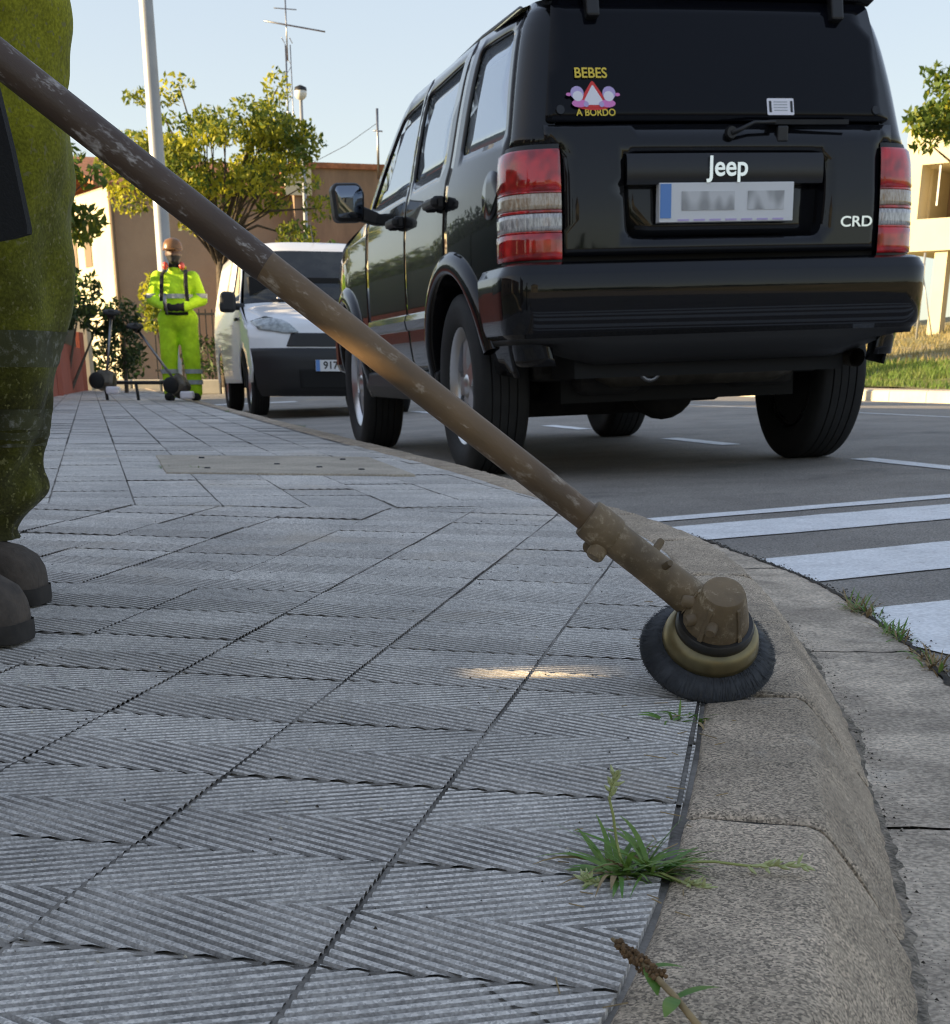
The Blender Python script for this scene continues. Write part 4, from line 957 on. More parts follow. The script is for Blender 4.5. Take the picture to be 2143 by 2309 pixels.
def boot(toe, ang, zf, length=.29, parent=wk, off=O, s=1):
    # outline sections from heel to toe
    d = Vector((math.cos(ang), math.sin(ang), 0)); sd = Vector((-d.y, d.x, 0)); rows = []; sole = []
    for t, hw, h0, h1 in ((0, .018, .02, .10), (.02, .034, .02, .15), (.10, .038, .02, .165), (.22, .040, .02, .160), (.36, .042, .02, .128), (.50, .045, .02, .108), (.64, .050, .02, .094), (.78, .052, .02, .086), (.88, .051, .02, .080), (.95, .046, .02, .070), (.985, .036, .02, .058), (1.0, .022, .02, .044)):
        c = Vector(toe)-d*length*(1-t); row = []; sr = []
        for k in range(13):
            a = math.pi*k/12; u = math.cos(a); v = math.sin(a)
            row.append(c + sd*(hw*s*(abs(u)**.6)*(1 if u > 0 else -1)) + Vector((0, 0, zf+h0*s+(h1-h0)*s*(v**.7))) - off)
        rows.append(row)
        w2 = hw*1.04*s
        for u, z in ((-1, .024), (-1, .004), (-.9, 0), (.9, 0), (1, .004), (1, .024)): sr.append(c+d*(.003 if t > .5 else -.003)+sd*(w2*u)+Vector((0, 0, zf+z*s))-off)
        sole.append(sr)
    bt = MB().loft(rows); bt.f += [tuple(range(13)), tuple(len(bt.v)-1-i for i in range(13))]; bt.m += [0, 0]; o = bt.build('boot', 'boot', parent, auto=60); mbs = MB().loft(sole); mbs.f.append(tuple(range(6))); mbs.m.append(0); mbs.f.append(tuple(len(mbs.v)-1-i for i in range(6))); mbs.m.append(0); mbs.build('sole', 'sole', o, auto=40)
    return o
boot((-.572, 1.845, 0), math.radians(-8), zwalk(-.6, 1.85)+.002, .27); boot((-.628, 2.14, 0), math.radians(-4), zwalk(-.65, 2.12)+.002, .26)
# harness pad hanging over the thigh
mb = MB(); rows = []
for z, xc, wd in ((.90, -.615, .024), (.80, -.60, .026), (.70, -.576, .028), (.60, -.560, .029), (.52, -.549, .028), (.512, -.548, .026)):
    yy = 1.90+.03*(z-.5); rows.append([L_((xc-wd*.8, yy+.010, z-.004)), L_((xc-wd*.72, yy, z-.004)), L_((xc+wd*.72, yy-.004, z+.004)), L_((xc+wd*.8, yy+.008, z+.004)), L_((xc, yy+.016, z))])
mb.loft(rows, closed=True); mb.f.append(tuple(len(mb.v)-1-i for i in range(5))); mb.m.append(0)
mb.build('harness_pad', 'strap', wk, auto=50)
mb = MB(); mb.sphere(L_((-.605, 1.99, 1.70)), (.125, .115, .10), 20, 10); mb.build('helmet', 'helmet', wk, True)
# ------------------------------------------------------------------ distant worker in hi-vis
fz = zwalk(-3.47, 18.0)
fw_ = thing('person', 'worker in lime hi-vis coverall and orange helmet standing on the far pavement', 'person', (-3.40, 18.0, fz), (0, 0, .05)); fw_.scale = (.97, .97, .925)
mb = MB()
for sg in (-1, 1):
    capsule(mb, (sg*.105, 0, .92), (sg*.13, -.02, .52), .125, .105); capsule(mb, (sg*.13, -.02, .52), (sg*.15, .02, .10), .105, .082)
    capsule(mb, (sg*.20, 0, 1.40), (sg*.285, .03, 1.16), .085, .075); capsule(mb, (sg*.285, .03, 1.16), (sg*.10, -.24, 1.06), .073, .05)
    capsule(mb, (sg*.10, -.235, 1.06), (sg*.045, -.275, 1.06), .04, .04)
    for k in range(4):
        b = Vector((sg*(.06-.012*k), -.28+.004*k, 1.09-.021*k)); capsule(mb, b, b+Vector((-sg*.05, -.03, -.005)), .011, .010, 6); capsule(mb, b+Vector((-sg*.05, -.03, -.005)), b+Vector((-sg*.062, .0, -.015)), .010, .009, 6)
    capsule(mb, (sg*.07, -.27, 1.09), (sg*.03, -.29, 1.125), .012, .011, 6)
    mb.sphere((sg*.085, -.02, 1.665), (.016, .022, .034), 8, 6)
capsule(mb, (-.09, 0, .93), (.09, 0, .93), .15, .15); capsule(mb, (0, 0, .95), (0, .01, 1.22), .175, .185); capsule(mb, (-.11, .02, 1.34), (.11, .02, 1.34), .13, .13); capsule(mb, (0, .01, 1.42), (0, -.02, 1.55), .075, .065)
mb.sphere((0, -.045, 1.665), (.085, .10, .125), 16, 12); mb.sphere((0, -.15, 1.65), (.016, .02, .02), 8, 6); mb.sphere((0, -.125, 1.585), (.04, .035, .03), 8, 6)
fb = fuse(mb, 'body', ['hiviz', 'skin', 'mask', 'glove'], fw_, .016, 5)
for p in fb.data.polygons:
    c = p.center
    if c.z > 1.515: p.material_index = 1 if 1.64 < c.z < 1.70 else 2
    elif c.y < -.225 and abs(c.x) < .115: p.material_index = 3
def ringband(path, hw, rx, ry, nm, n=28):
    rows = []
    for o_ in (-hw, hw):
        rows.append([Vector((path[0]+rx*math.cos(2*math.pi*k/n), path[1]+ry*math.sin(2*math.pi*k/n), path[2]+o_)) for k in range(n)])
    return MB().loft(rows, closed=True).build(nm, 'reflect', fw_, True)
ringband((0, .008, 1.19), .025, .205, .195, 'reflective_band')
for sg in (-1, 1):
    ringband((sg*.142, .0, .34), .025, .104, .104, 'reflective_band'); ringband((sg*.146, .01, .215), .025, .099, .099, 'reflective_band'); ringband((sg*.272, .025, 1.20), .025, .086, .086, 'reflective_band')
    mb = MB(); mb.box((sg*.155, -.03, .045), (.10, .27, .09)); mb.build('boot', 'mask', fw_, bevel=.035)
    MB().tube([(sg*.12, .06, 1.49), (sg*.135, -.10, 1.44), (sg*.14, -.175, 1.30), (sg*.15, -.19, 1.12)], [.022, .024, .024, .022], 6, sq=.5).build('harness_strap', 'strap', fw_)
    MB().sphere((sg*.095, -.07, 1.53), (.035, .04, .045), 12, 8).build('ear_muff', 'muff', fw_, True)
MB().lathe([(.116, .0), (.114, .03), (.104, .075), (.080, .112), (.04, .130), (0, .135)], 20, Matrix.Translation((0, -.035, 1.705)) @ Matrix.Rotation(.18, 4, 'X')).build('helmet', 'helmet', fw_, True)
mb = MB(); mb.add([(.12*math.cos(a), -.03-.17*math.sin(a) if i else -.03-.12*math.sin(a), 1.70 if i else 1.72) for i in (0, 1) for a in np.linspace(.2, math.pi-.2, 9)], [(k, k+1, k+10, k+9) for k in range(8)]); mb.build('helmet_brim', 'helmet', fw_)
MB().tube([(.14, -.14, 1.0), (.02, -.17, .99), (-.12, -.14, 1.0)], .02, 6).build('belt', 'strap', fw_)
tl = MB().tube([(-3.47, 17.70, fz+1.12), (-3.475, 17.68, fz+1.02), (-3.455, 17.70, fz+.90)], [.018, .024, .006], 8).build('hand_tool', 'metal', None, True); tag(tl, 'small grey pointed tool held by the hi-vis worker', 'tool')
# parked machines beside the worker and a low rack
def small_cutter(base, tip, lab, engine_first=True):
    base = Vector(base); tip = Vector(tip); d = (tip-base).normalized()
    t = thing('brush_cutter', lab, 'brush cutter', tuple(base), (0, 0, 0), 'brush cutters parked by the far worker')
    z = Vector((0, 0, 0))
    MB().tube([z+d*.1, tip-base], .016, 8).build('shaft', 'metal', t, True)
    mb = MB(); mb.box(z+d*.02, (.20, .22, .20), frame(d, (0, 1, 0)).to_3x3()); mb.build('engine', 'muffler', t, bevel=.05)
    MB().sphere(z+Vector((-.08, -.10, .02)), (.09, .06, .09), 12, 8).build('starter_cover', 'mask', t, True)
    MB().box(z+Vector((.09, -.06, -.08)), (.15, .12, .08)).build('fuel_tank', 'whitep', t, bevel=.02)
    MB().box(tip-base, (.10, .08, .08), frame(d, (0, 1, 0)).to_3x3()).build('gearbox', 'exh', t, bevel=.02)
    MB().lathe([(0, .01), (.09, .01), (.10, -.01), (0, -.02)], 20, Matrix.Translation(tip-base+d*.03) @ frame((.1, -.3, 1), (1, 0, 0))).build('cutting_guard', 'whitep' if not engine_first else 'mask', t, True)
    return t
sz = zwalk(-4.1, 17.5)
small_cutter((-4.17, 17.5, sz+.19), (-4.10, 17.75, sz+.90), 'brush cutter standing on its engine, left of the rack')
small_cutter((-3.33, 17.45, sz+.14), (-3.82, 17.7, sz+.76), 'brush cutter leaning across the hi-vis worker legs')
rk = thing('metal_rack', 'low grey tubular rack on the far pavement behind the cutters', 'rack', (-3.9, 17.9, zwalk(-3.9, 17.9)))
MB().tube([(-.45, 0, .19), (.48, 0, .19)], .02, 8).build('rail', 'wire', rk, True)
for x in (-.38, -.02, .38):
    MB().tube([(x, 0, .19), (x+.03, -.06, .0)], .018, 8).build('leg', 'wire', rk, True)
# ------------------------------------------------------------------ weeds by the kerb
def blade(mb, p, d, L, wd, bend, n=6, m=0, tw=0):
    p = Vector(p); d = Vector(d).normalized(); side = d.cross(Vector((0, 0, 1)))
    if side.length < .1: side = Vector((1, 0, 0))
    side.normalize(); side = (Matrix.Rotation(tw, 3, d) @ side); L_v = []; R_v = []; pos = p.copy(); dd = d.copy()
    for k in range(n+1):
        f = k/n; w_ = wd*(math.sin(math.pi*min(.98, f*.85+.15)))**.8
        L_v.append(pos-side*w_); R_v.append(pos+side*w_ + Vector((0, 0, w_*.3))); pos = pos+dd*(L/n); dd = (dd+Vector((0, 0, -bend/n))).normalized()
        pos.z = max(pos.z, p.z-.03)
    V = L_v+R_v; mb.add(V, [(k, k+1, n+2+k, n+1+k) for k in range(n)], m); return pos
def spikelet(mb, pts, m, n=14, L=.010, seed=0):
    r_ = random.Random(seed)
    for k in range(n):
        f = k/(n-1)*(len(pts)-1); i = min(int(f), len(pts)-2); p = Vector(pts[i]).lerp(Vector(pts[i+1]), f-i)
        t = (Vector(pts[-1])-Vector(pts[0])).normalized(); o = Vector((r_.uniform(-1, 1), r_.uniform(-1, 1), r_.uniform(-.4, 1))).normalized(); d = (t*.9+o*.9).normalized()
        mb.tube([p, p+d*L*.5, p+d*L], [.0006, .0016, .0003], 5, m)
def weed(loc, lab, seed, nb, spread, spikes, scale=1, mats=('weed', 'stem', 'seed')):
    r_ = random.Random(seed); t = thing('weed', lab, 'weed', loc)
    mb = MB()
    for k in range(nb):
        a = r_.uniform(0, 2*math.pi); el = r_.uniform(.05, .75)
        d = (math.cos(a)*math.cos(el), math.sin(a)*math.cos(el)*.7, math.sin(el))
        blade(mb, (r_.uniform(-.02, .02)*scale, r_.uniform(-.008, .008), 0), d, r_.uniform(.03, spread), r_.uniform(.0009, .0024), r_.uniform(.3, 1.3), 6, 0 if r_.random() < .93 else 1, r_.uniform(-.5, .5))
    mb.build('leaves', [mats[0], 'straw'], t)
    for pts in spikes:
        pts = [tuple(c_*.8 for c_ in p) for p in pts]
        s_ = MB(); s_.tube([Vector(p) for p in pts], [.0011]*(len(pts)-1)+[.0005], 5); st = s_.build('stalk', mats[1], t)
        h_ = MB(); spikelet(h_, pts[-2:], 0, 18, .010, seed+len(pts)); h_.build('seed_head', mats[2], t)
    return t
wz = zwalk(.118, 1.0)
weed((.118, 1.0, wz-.004), 'green grass weed growing in the joint beside the kerb stones', 4, 150, .070,
     [[(-.01, 0, 0), (-.018, .01, .03), (-.022, .01, .055), (-.026, .012, .070), (-.022, .012, .092)], [(.0, 0, 0), (.03, .0, .014), (.07, -.005, .016), (.10, -.005, .012), (.15, -.01, .014)], [(0, 0, 0), (-.01, -.02, .004), (-.035, -.035, .004), (-.05, -.035, .008)], [(0, 0, 0), (.02, -.02, .010), (.035, -.03, .006), (.055, -.045, .004)]])
p_ = (.215, 1.475); weed((*p_, zwalk(*p_)-.004), 'small green tuft under the front rim of the wire brush', 9, 26, .035, [])
# dead seed spike at the bottom edge
sp = thing('weed', 'dry brown seed spike with green leaves at the bottom edge', 'weed', (.118, .742, zwalk(.12, .75)))
pts = [Vector((.01, -.03, .004)), Vector((-.005, .0, .016)), Vector((-.018, .03, .022)), Vector((-.036, .062, .028))]
MB().tube(pts, [.0022, .002, .0018, .0012], 7).build('stalk', 'straw', sp, True)
mb = MB(); r_ = random.Random(2)
for k in range(260):
    f = r_.random(); p = pts[2].lerp(pts[3], f*1.2-.35); a = r_.uniform(0, 6.28); rr = .0060*(1-.5*f)*r_.uniform(.4, 1); o_ = Vector((math.cos(a)*.8, math.cos(a)*.3, math.sin(a)))*rr; mb.sphere(p+o_, r_.uniform(.0009, .0017), 5, 4)
mb.build('seed_head', 'spike', sp)
mb = MB()
for bx, d, L in ((pts[1], (.8, .3, .3), .028), (pts[1], (-.2, -.5, .1), .025), (pts[2], (.9, .1, .2), .022), (pts[0], (.9, .3, .25), .034), (pts[2], (.1, -.5, -.1), .022)): blade(mb, bx, d, L, .0045, .6)
mb.build('leaves', 'weed', sp)
# growth and litter in the joint between gutter and asphalt
mb = MB(); r_ = random.Random(11)
dm = MB(); dm.loft([[(x+nx*o_, y+ny*o_, zroad(x+nx*o_, y+ny*o_)+h) for o_, h in ((gw(y)-.006+.010*mnoise.noise(Vector((a*22, 1, 0))), .0085), (gw(y)-.001, .0095+.002*mnoise.noise(Vector((a*60, 5, 0)))), (gw(y)+.006, .007+.003*mnoise.noise(Vector((a*50, 9, 0)))), (gw(y)+.012+.014*mnoise.noise(Vector((a*26, 3, 0)))+.006*mnoise.noise(Vector((a*90, 4, 0))), .0015))] for a in np.arange(a0+.3, a0+5.5, .012) for x, y, nx, ny in [kpt(a)]]); o = dm.build('joint_soil', 'soil'); o['kind'] = 'stuff'; tag(o, 'thin line of soil between gutter and asphalt', 'soil')
for k in range(4200):
    a = a0+r_.uniform(.35, 3.6); x, y, nx, ny = kpt(a); o_ = gw(y)+.002+r_.gauss(0, .010)*(1+(y < 3)*.7); X, Y = x+nx*o_, y+ny*o_; z = zroad(X, Y)+.004; s_ = r_.uniform(.0005, .0026)
    mb.add([(X-s_, Y, z), (X+s_, Y-s_, z), (X+s_*.5, Y+s_, z), (X, Y, z+s_*1.2)], [(0, 1, 3), (1, 2, 3), (2, 0, 3), (0, 2, 1)])
o = mb.build('joint_debris', 'soil'); o['kind'] = 'stuff'; tag(o, 'dark dirt crumbs along the gutter and asphalt joint', 'dirt')
mb = MB()
for k in range(1500):
    a = a0+r_.uniform(-.55, 1.8); x, y, nx, ny = kpt(a); o_ = .198+abs(r_.gauss(0, .014)); X, Y = x+nx*o_, y+ny*o_; z = kz(x, y)-.099; s_ = r_.uniform(.0002, .0008)+(.0012 if r_.random() < .04 else 0)
    mb.add([(X-s_, Y, z), (X+s_, Y-s_, z), (X+s_*.5, Y+s_, z), (X, Y, z+s_*1.2)], [(0, 1, 3), (1, 2, 3), (2, 0, 3), (0, 2, 1)], 0 if r_.random() < .7 else 1)
rows = []
for a in np.arange(a0-1.0, a0+3.2, .012):
    x, y, nx, ny = kpt(a); wv = .004+.016*max(0, mnoise.noise(Vector((a*4.1, 2, 0)))+.25)+.007*mnoise.noise(Vector((a*40, 7, 0))); wv = max(wv, .003); zz = kz(x, y)
    G_ = gw(y); rr = []
    for o_, h in ((.186, .004), (.190+wv*.3, .0026), (.191+wv*.7, .0016), (.192+wv, .0002)):
        X, Y = x+nx*o_, y+ny*o_; f = (o_-.185)/(G_-.185); rr.append((X, Y, (zz-.102)*(1-f)+(zroad(X, Y)+.007)*f+h+.0012*mnoise.noise(Vector((X*120, Y*120, 1)))))
    rows.append(rr)
mb.loft(rows, 2)
o = mb.build('gutter_grit', ['soil', 'stonew', 'dirtwash']); o['kind'] = 'stuff'; tag(o, 'grey grit gathered at the foot of the kerb', 'grit')
mb = MB()
for k in range(420):
    y = r_.uniform(.8, 3.4); x = r_.uniform(-.9, .3)
    if kerb_inside(x, y)[0] > -.01: continue
    z = zwalk(x, y)+.0005; s_ = r_.uniform(.0005, .0020); mb.add([(x-s_, y, z), (x+s_, y-s_, z), (x+s_*.5, y+s_, z), (x, y, z+s_*1.2)], [(0, 1, 3), (1, 2, 3), (2, 0, 3), (0, 2, 1)], 0 if r_.random() < .5 else 1)
for k in range(70):
    a = a0+r_.uniform(-.4, 1.3); x, y, nx, ny = kpt(a); o_ = r_.gauss(-.01, .03); X, Y = x+nx*o_, y+ny*o_; an = r_.uniform(0, 6.28); L2 = r_.uniform(.006, .022); z = zwalk(X, Y)+.0022
    mb.tube([(X, Y, z), (X+math.cos(an)*L2, Y+math.sin(an)*L2, z+r_.uniform(0, .003))], .0005, 4, 2)
o = mb.build('pavement_litter', ['soil', 'stonew', 'straw']); o['kind'] = 'stuff'; tag(o, 'crumbs and straw scattered on the near pavement', 'litter')
cr = [(-.012, .811), (-.003, .806), (.008, .787), (.015, .773), (.023, .762), (.031, .759), (.040, .745), (.046, .728)]
mb = MB(); mb.loft([[(x-.0010, y-.0008, zwalk(x, y)+.0007), (x+.0010, y+.0008, zwalk(x, y)+.0007)] for x, y in cr]); mb.add([(-.019, .815, zwalk(0, .81)+.0008), (-.004, .812, zwalk(0, .81)+.0008), (-.009, .804, zwalk(0, .81)+.0008)], [(0, 1, 2)]); mb.build('crack', 'soil', sidewalk)
def joint_weed(a, n, L, lab, seed, dry):
    x, y, nx, ny = kpt(a); X, Y = x+nx*gw(y), y+ny*gw(y); r2 = random.Random(seed)
    t = thing('weed', lab, 'weed', (X, Y, zroad(X, Y)))
    mb = MB()
    for k in range(n):
        an = r2.uniform(0, 6.28); el = r2.uniform(.2, 1.2); u = r2.gauss(0, .04); blade(mb, (-ny*u+r2.gauss(0, .008), nx*u+r2.gauss(0, .008), .004), (math.cos(an)*math.cos(el), math.sin(an)*math.cos(el), math.sin(el)), r2.uniform(.015, L), r2.uniform(.0010, .0022), r2.uniform(.3, 1.2), 4, 1 if r2.random() < dry else 0)
    mb.build('leaves', ['weed', 'straw'], t)
aj = lambda x, y: float(KA[int(np.argmin((KX-x)**2+(KY-y)**2))])
joint_weed(aj(.335, 2.62)+.12, 120, .055, 'olive tuft in the gutter joint beside the white stripe', 1, .55)
joint_weed(aj(.335, 2.62)-.12, 80, .045, 'low green weed in the gutter joint below the olive tuft', 2, .3)
joint_weed(aj(.335, 2.62)-.36, 90, .045, 'brown dried weed in the gutter joint at the right edge', 3, .8)
joint_weed(aj(.335, 2.62)+1.9, 20, .03, 'tiny weed in the gutter joint next to the stop line', 6, .5)
for (x, y), sd in (((-1.02, 5.0), 1), ((-.90, 4.95), 2), ((-1.05, 9.3), 4), ((-2.1, 13.0), 5)):
    r2 = random.Random(sd); mb = MB()
    for k in range(18):
        an = r2.uniform(0, 6.28); blade(mb, (r2.gauss(0, .012), r2.gauss(0, .012), -.005), (math.cos(an), math.sin(an), 1.0), r2.uniform(.01, .03), .0014, .6, 4)
    t = thing('weed', ['', 'green sprout in the pavement joint near the cover corner', 'green sprout left of the cover, tallest of the pair', '', 'green sprout in the pavement well beyond the cover', 'small sprout on the pavement in front of the van'][sd], 'weed', (x, y, zwalk(x, y))); mb.build('leaves', 'weed', t)
# ------------------------------------------------------------------ trees and bushes
def leaf_mesh(name, clumps, n, size, mats, parent, seed, droop=.3):
    r = np.random.default_rng(seed); cl = np.array(clumps, float); wgt = cl[:, 3]*cl[:, 4]*cl[:, 5]; pick = r.choice(len(cl), n, p=wgt/wgt.sum()); c = cl[pick]
    d = r.normal(size=(n, 3)); d /= np.linalg.norm(d, axis=1)[:, None]; rad = r.uniform(.25, 1.0, n)**.5
    p = c[:, :3]+d*c[:, 3:6]*rad[:, None]
    a = r.normal(size=(n, 3)); a[:, 2] -= droop*2; a /= np.linalg.norm(a, axis=1)[:, None]; b = np.cross(a, r.normal(size=(n, 3))); b /= np.linalg.norm(b, axis=1)[:, None]
    s = size*r.uniform(.6, 1.4, n)[:, None]
    V = np.stack([p-a*s, p+b*s*.42, p+a*s, p-b*s*.42], 1).reshape(-1, 3)
    me = bpy.data.meshes.new(name); me.vertices.add(4*n); me.vertices.foreach_set('co', V.ravel()); me.loops.add(4*n); me.polygons.add(n)
    me.loops.foreach_set('vertex_index', np.arange(4*n)); me.polygons.foreach_set('loop_start', np.arange(0, 4*n, 4)); me.polygons.foreach_set('loop_total', np.full(n, 4))
    for m_ in mats: me.materials.append(M[m_])
    if len(mats) > 1: me.polygons.foreach_set('material_index', r.choice(len(mats), n, p=[.72]+[.28/(len(mats)-1)]*(len(mats)-1)))
    me.update(); me.validate(); return link(name, me, parent)
def tree(lab, base, trunk_h, trunk_r, crown, n_cl, n_leaf, size, mats, seed, extra=(), cl_r=.45, name='street_tree'):
    r = random.Random(seed); t = thing(name, lab, 'tree', base); cx, cy, cz, rx, ry, rz = crown; clumps = []
    mb = MB(); mb.tube([(0, 0, 0), (r.uniform(-.05, .05), 0, trunk_h*.5), (r.uniform(-.08, .08), 0, trunk_h)], [trunk_r*1.2, trunk_r, trunk_r*.8], 10)
    for k in range(n_cl):
        while True:
            u = Vector((r.uniform(-1, 1), r.uniform(-1, 1), r.uniform(-1, 1)))
            if .3 < u.length < 1: break
        c = Vector((cx+u.x*rx, cy+u.y*ry, cz+u.z*rz)); q = cl_r*r.uniform(.55, 1.15); clumps.append((*c, q*1.2, q*1.2, q*.75))
        if k % 2 == 0:
            m1 = Vector((0, 0, trunk_h)).lerp(c, .5)+Vector((r.uniform(-.15, .15), r.uniform(-.15, .15), .12)); mb.tube([(0, 0, trunk_h*r.uniform(.8, 1)), m1, c], [trunk_r*.34, trunk_r*.16, .008], 6)
    for e in extra:
        clumps.append(tuple(e)); c = Vector(e[:3]); mb.tube([(0, 0, trunk_h), Vector((0, 0, trunk_h)).lerp(c, .5)+Vector((0, 0, .25)), c], [trunk_r*.3, .025, .01], 6)
    mb.build('trunk', 'bark', t, True); leaf_mesh('crown', clumps, n_leaf, size, mats, t, seed); return t
tz = .30
tree('airy yellow-green tree rising behind the white van', (-4.95, 31, tz), 2.6, .10, (-.1, 0, 4.0, 2.1, 1.6, 1.05), 70, 12500, .062, ('leafy', 'leafg'), 3,
     [(1.25, 0, 5.2, .28, .3, .35), (1.05, 0, 4.7, .3, .3, .4), (.9, 0, 4.1, .4, .4, .45), (-1.1, 0, 5.05, .6, .4, .18), (1.75, 0, 4.55, .2, .2, .2), (2.0, 0, 3.2, .4, .4, .25), (1.5, 0, 2.7, .45, .5, .3), (-1.9, 0, 4.0, .4, .4, .35), (-.6, 0, 5.3, .35, .3, .15)], .36)
tree('green tree partly hidden behind the foreground worker', (-7.7, 27.5, .25), 2.0, .09, (.2, 0, 3.0, 1.25, 1.0, .95), 24, 3600, .09, ('leafg', 'leafy'), 8, (), .38)
tree('green tree hanging over the pale building at the right', (9.5, 30, .55), 2.6, .12, (.0, 0, 4.75, 1.85, 1.3, .75), 24, 3000, .085, ('leafg', 'leafy'), 12, [(-1.25, 0, 3.95, .3, .3, .25)], .34)
def bush(lab, base, clumps, n, size, mats, seed, name='bush'):
    t = thing(name, lab, 'bush', base); mb = MB()
    for c in clumps[:6]: mb.tube([(c[0]*.2, c[1]*.2, 0), (c[0]*.6, c[1]*.6, c[2]*.5), (c[0], c[1], c[2])], [.03, .02, .008], 5)
    mb.build('stems', 'bark', t); leaf_mesh('foliage', clumps, n, size, mats, t, seed, 0); return t
bush('rounded yellow-green bush beside the lamp post', (-5.95, 30, .25), [(0, 0, 1.7, .42, .4, .42), (.25, 0, 1.95, .32, .4, .3), (-.15, 0, 1.3, .35, .4, .3)], 1000, .07, ('leafy', 'leafg'), 4)
bush('dark conifer bush behind the van roof', (-2.95, 33.5, .25), [(0, 0, 2.1, .55, .5, .8), (-.5, 0, 1.7, .6, .5, .8), (.3, 0, 1.5, .5, .5, .8), (-1.0, 0, 2.2, .5, .5, .7)], 2600, .08, ('leafd', 'leafg'), 5)
bush('green shrub spilling over the red garden wall', (-6.35, 23.5, .15), [(0, 0, 1.25, .5, .7, .35), (.35, .6, 1.5, .35, .4, .35), (-.2, -.8, 1.4, .5, .5, .4), (.45, 1.2, 1.15, .35, .4, .25)], 1700, .07, ('leafd', 'leafg'), 6)
bush('dark clipped bush by the left parked brush cutter', (-5.55, 24.6, .2), [(0, 0, .75, .35, .35, .5), (.05, 0, 1.15, .3, .3, .3)], 900, .05, ('leafd',), 7)
bush('low green scrub behind the hi-vis worker', (-3.9, 30.0, .25), [(0, 0, .55, .9, .5, .45), (.9, 0, .5, .6, .5, .4), (-1.2, 0, .6, .6, .5, .4)], 1400, .06, ('leafd', 'leafg'), 9)
bush('dark shrubs along the foot of the cream end wall', (-8.6, 33.5, .2), [(-1.2, 0, .9, .8, .5, .8), (0, 0, .8, .8, .5, .7), (.9, 0, .6, .7, .5, .5)], 1500, .07, ('leafd', 'leafg'), 15)
# ------------------------------------------------------------------ left boundary
def wl(y): return -1.5-.197*y
wall = thing('garden_wall', 'low red rendered garden wall at the left edge of the pavement', 'wall')
for y0, y1 in ((8.0, 14), (14.15, 20.6), (20.9, 27)):
    P = [(wl(y0)-.0, y0), (wl(y1), y1), (wl(y1)-.2, y1), (wl(y0)-.2, y0)]
    MB().prism(P, -.1, .68, lambda u, v, w_: (u, v, zwalk(u, min(v, 30))+w_)).build('wall_section', 'redwall', wall, bevel=.01)
for y0 in (14.08, 20.75, 27.1):
    x = wl(y0); MB().box((x-.1, y0, zwalk(x, y0)+.42), (.26, .26, 1.04)).build('pier', 'redwall', wall, bevel=.01)
fen = thing('panel_fence', 'dark green metal panel fence standing on the red garden wall', 'fence')
for y0, y1 in ((8.0, 11.2), (11.3, 13.95), (14.25, 17.3), (17.4, 20.55), (20.95, 23.9), (24.0, 26.9)):
    P = [(wl(y0)-.07, y0), (wl(y1)-.07, y1), (wl(y1)-.12, y1), (wl(y0)-.12, y0)]
    MB().prism(P, .70, 1.26, lambda u, v, w_: (u, v, zwalk(u, min(v, 30))+w_)).build('fence_panel', 'greenfence', fen, bevel=.004)
gp = MB().box((-7.25, 28.6, .9), (.42, .25, 1.5)).build('square_post', 'beige', None, bevel=.015); tag(gp, 'beige square gate post beyond the red wall', 'post')
# hedge row behind the wall, which keeps the low sun off the pavement
hd = thing('hedge', 'tall dark hedge behind the red wall, mostly out of the picture', 'hedge')
cl = []
for y in np.arange(8.0, 22.5, .42): cl.append((wl(y)-.75+random.uniform(-.1, .1), y, 1.05, .45, .42, .62)); cl.append((wl(y)-.75+random.uniform(-.1, .1), y, 1.55, .42, .42, .42))
leaf_mesh('foliage', cl, 17000, .06, ('leafd', 'leafg'), hd, 21, 0)
MB().prism([(wl(8)-.55, 8), (wl(22.5)-.55, 22.5), (wl(22.5)-.95, 22.5), (wl(8)-.95, 8)], 0, 1.6, lambda u, v, w_: (u, v, w_+.1)).build('inner_twigs', 'leafd', hd)
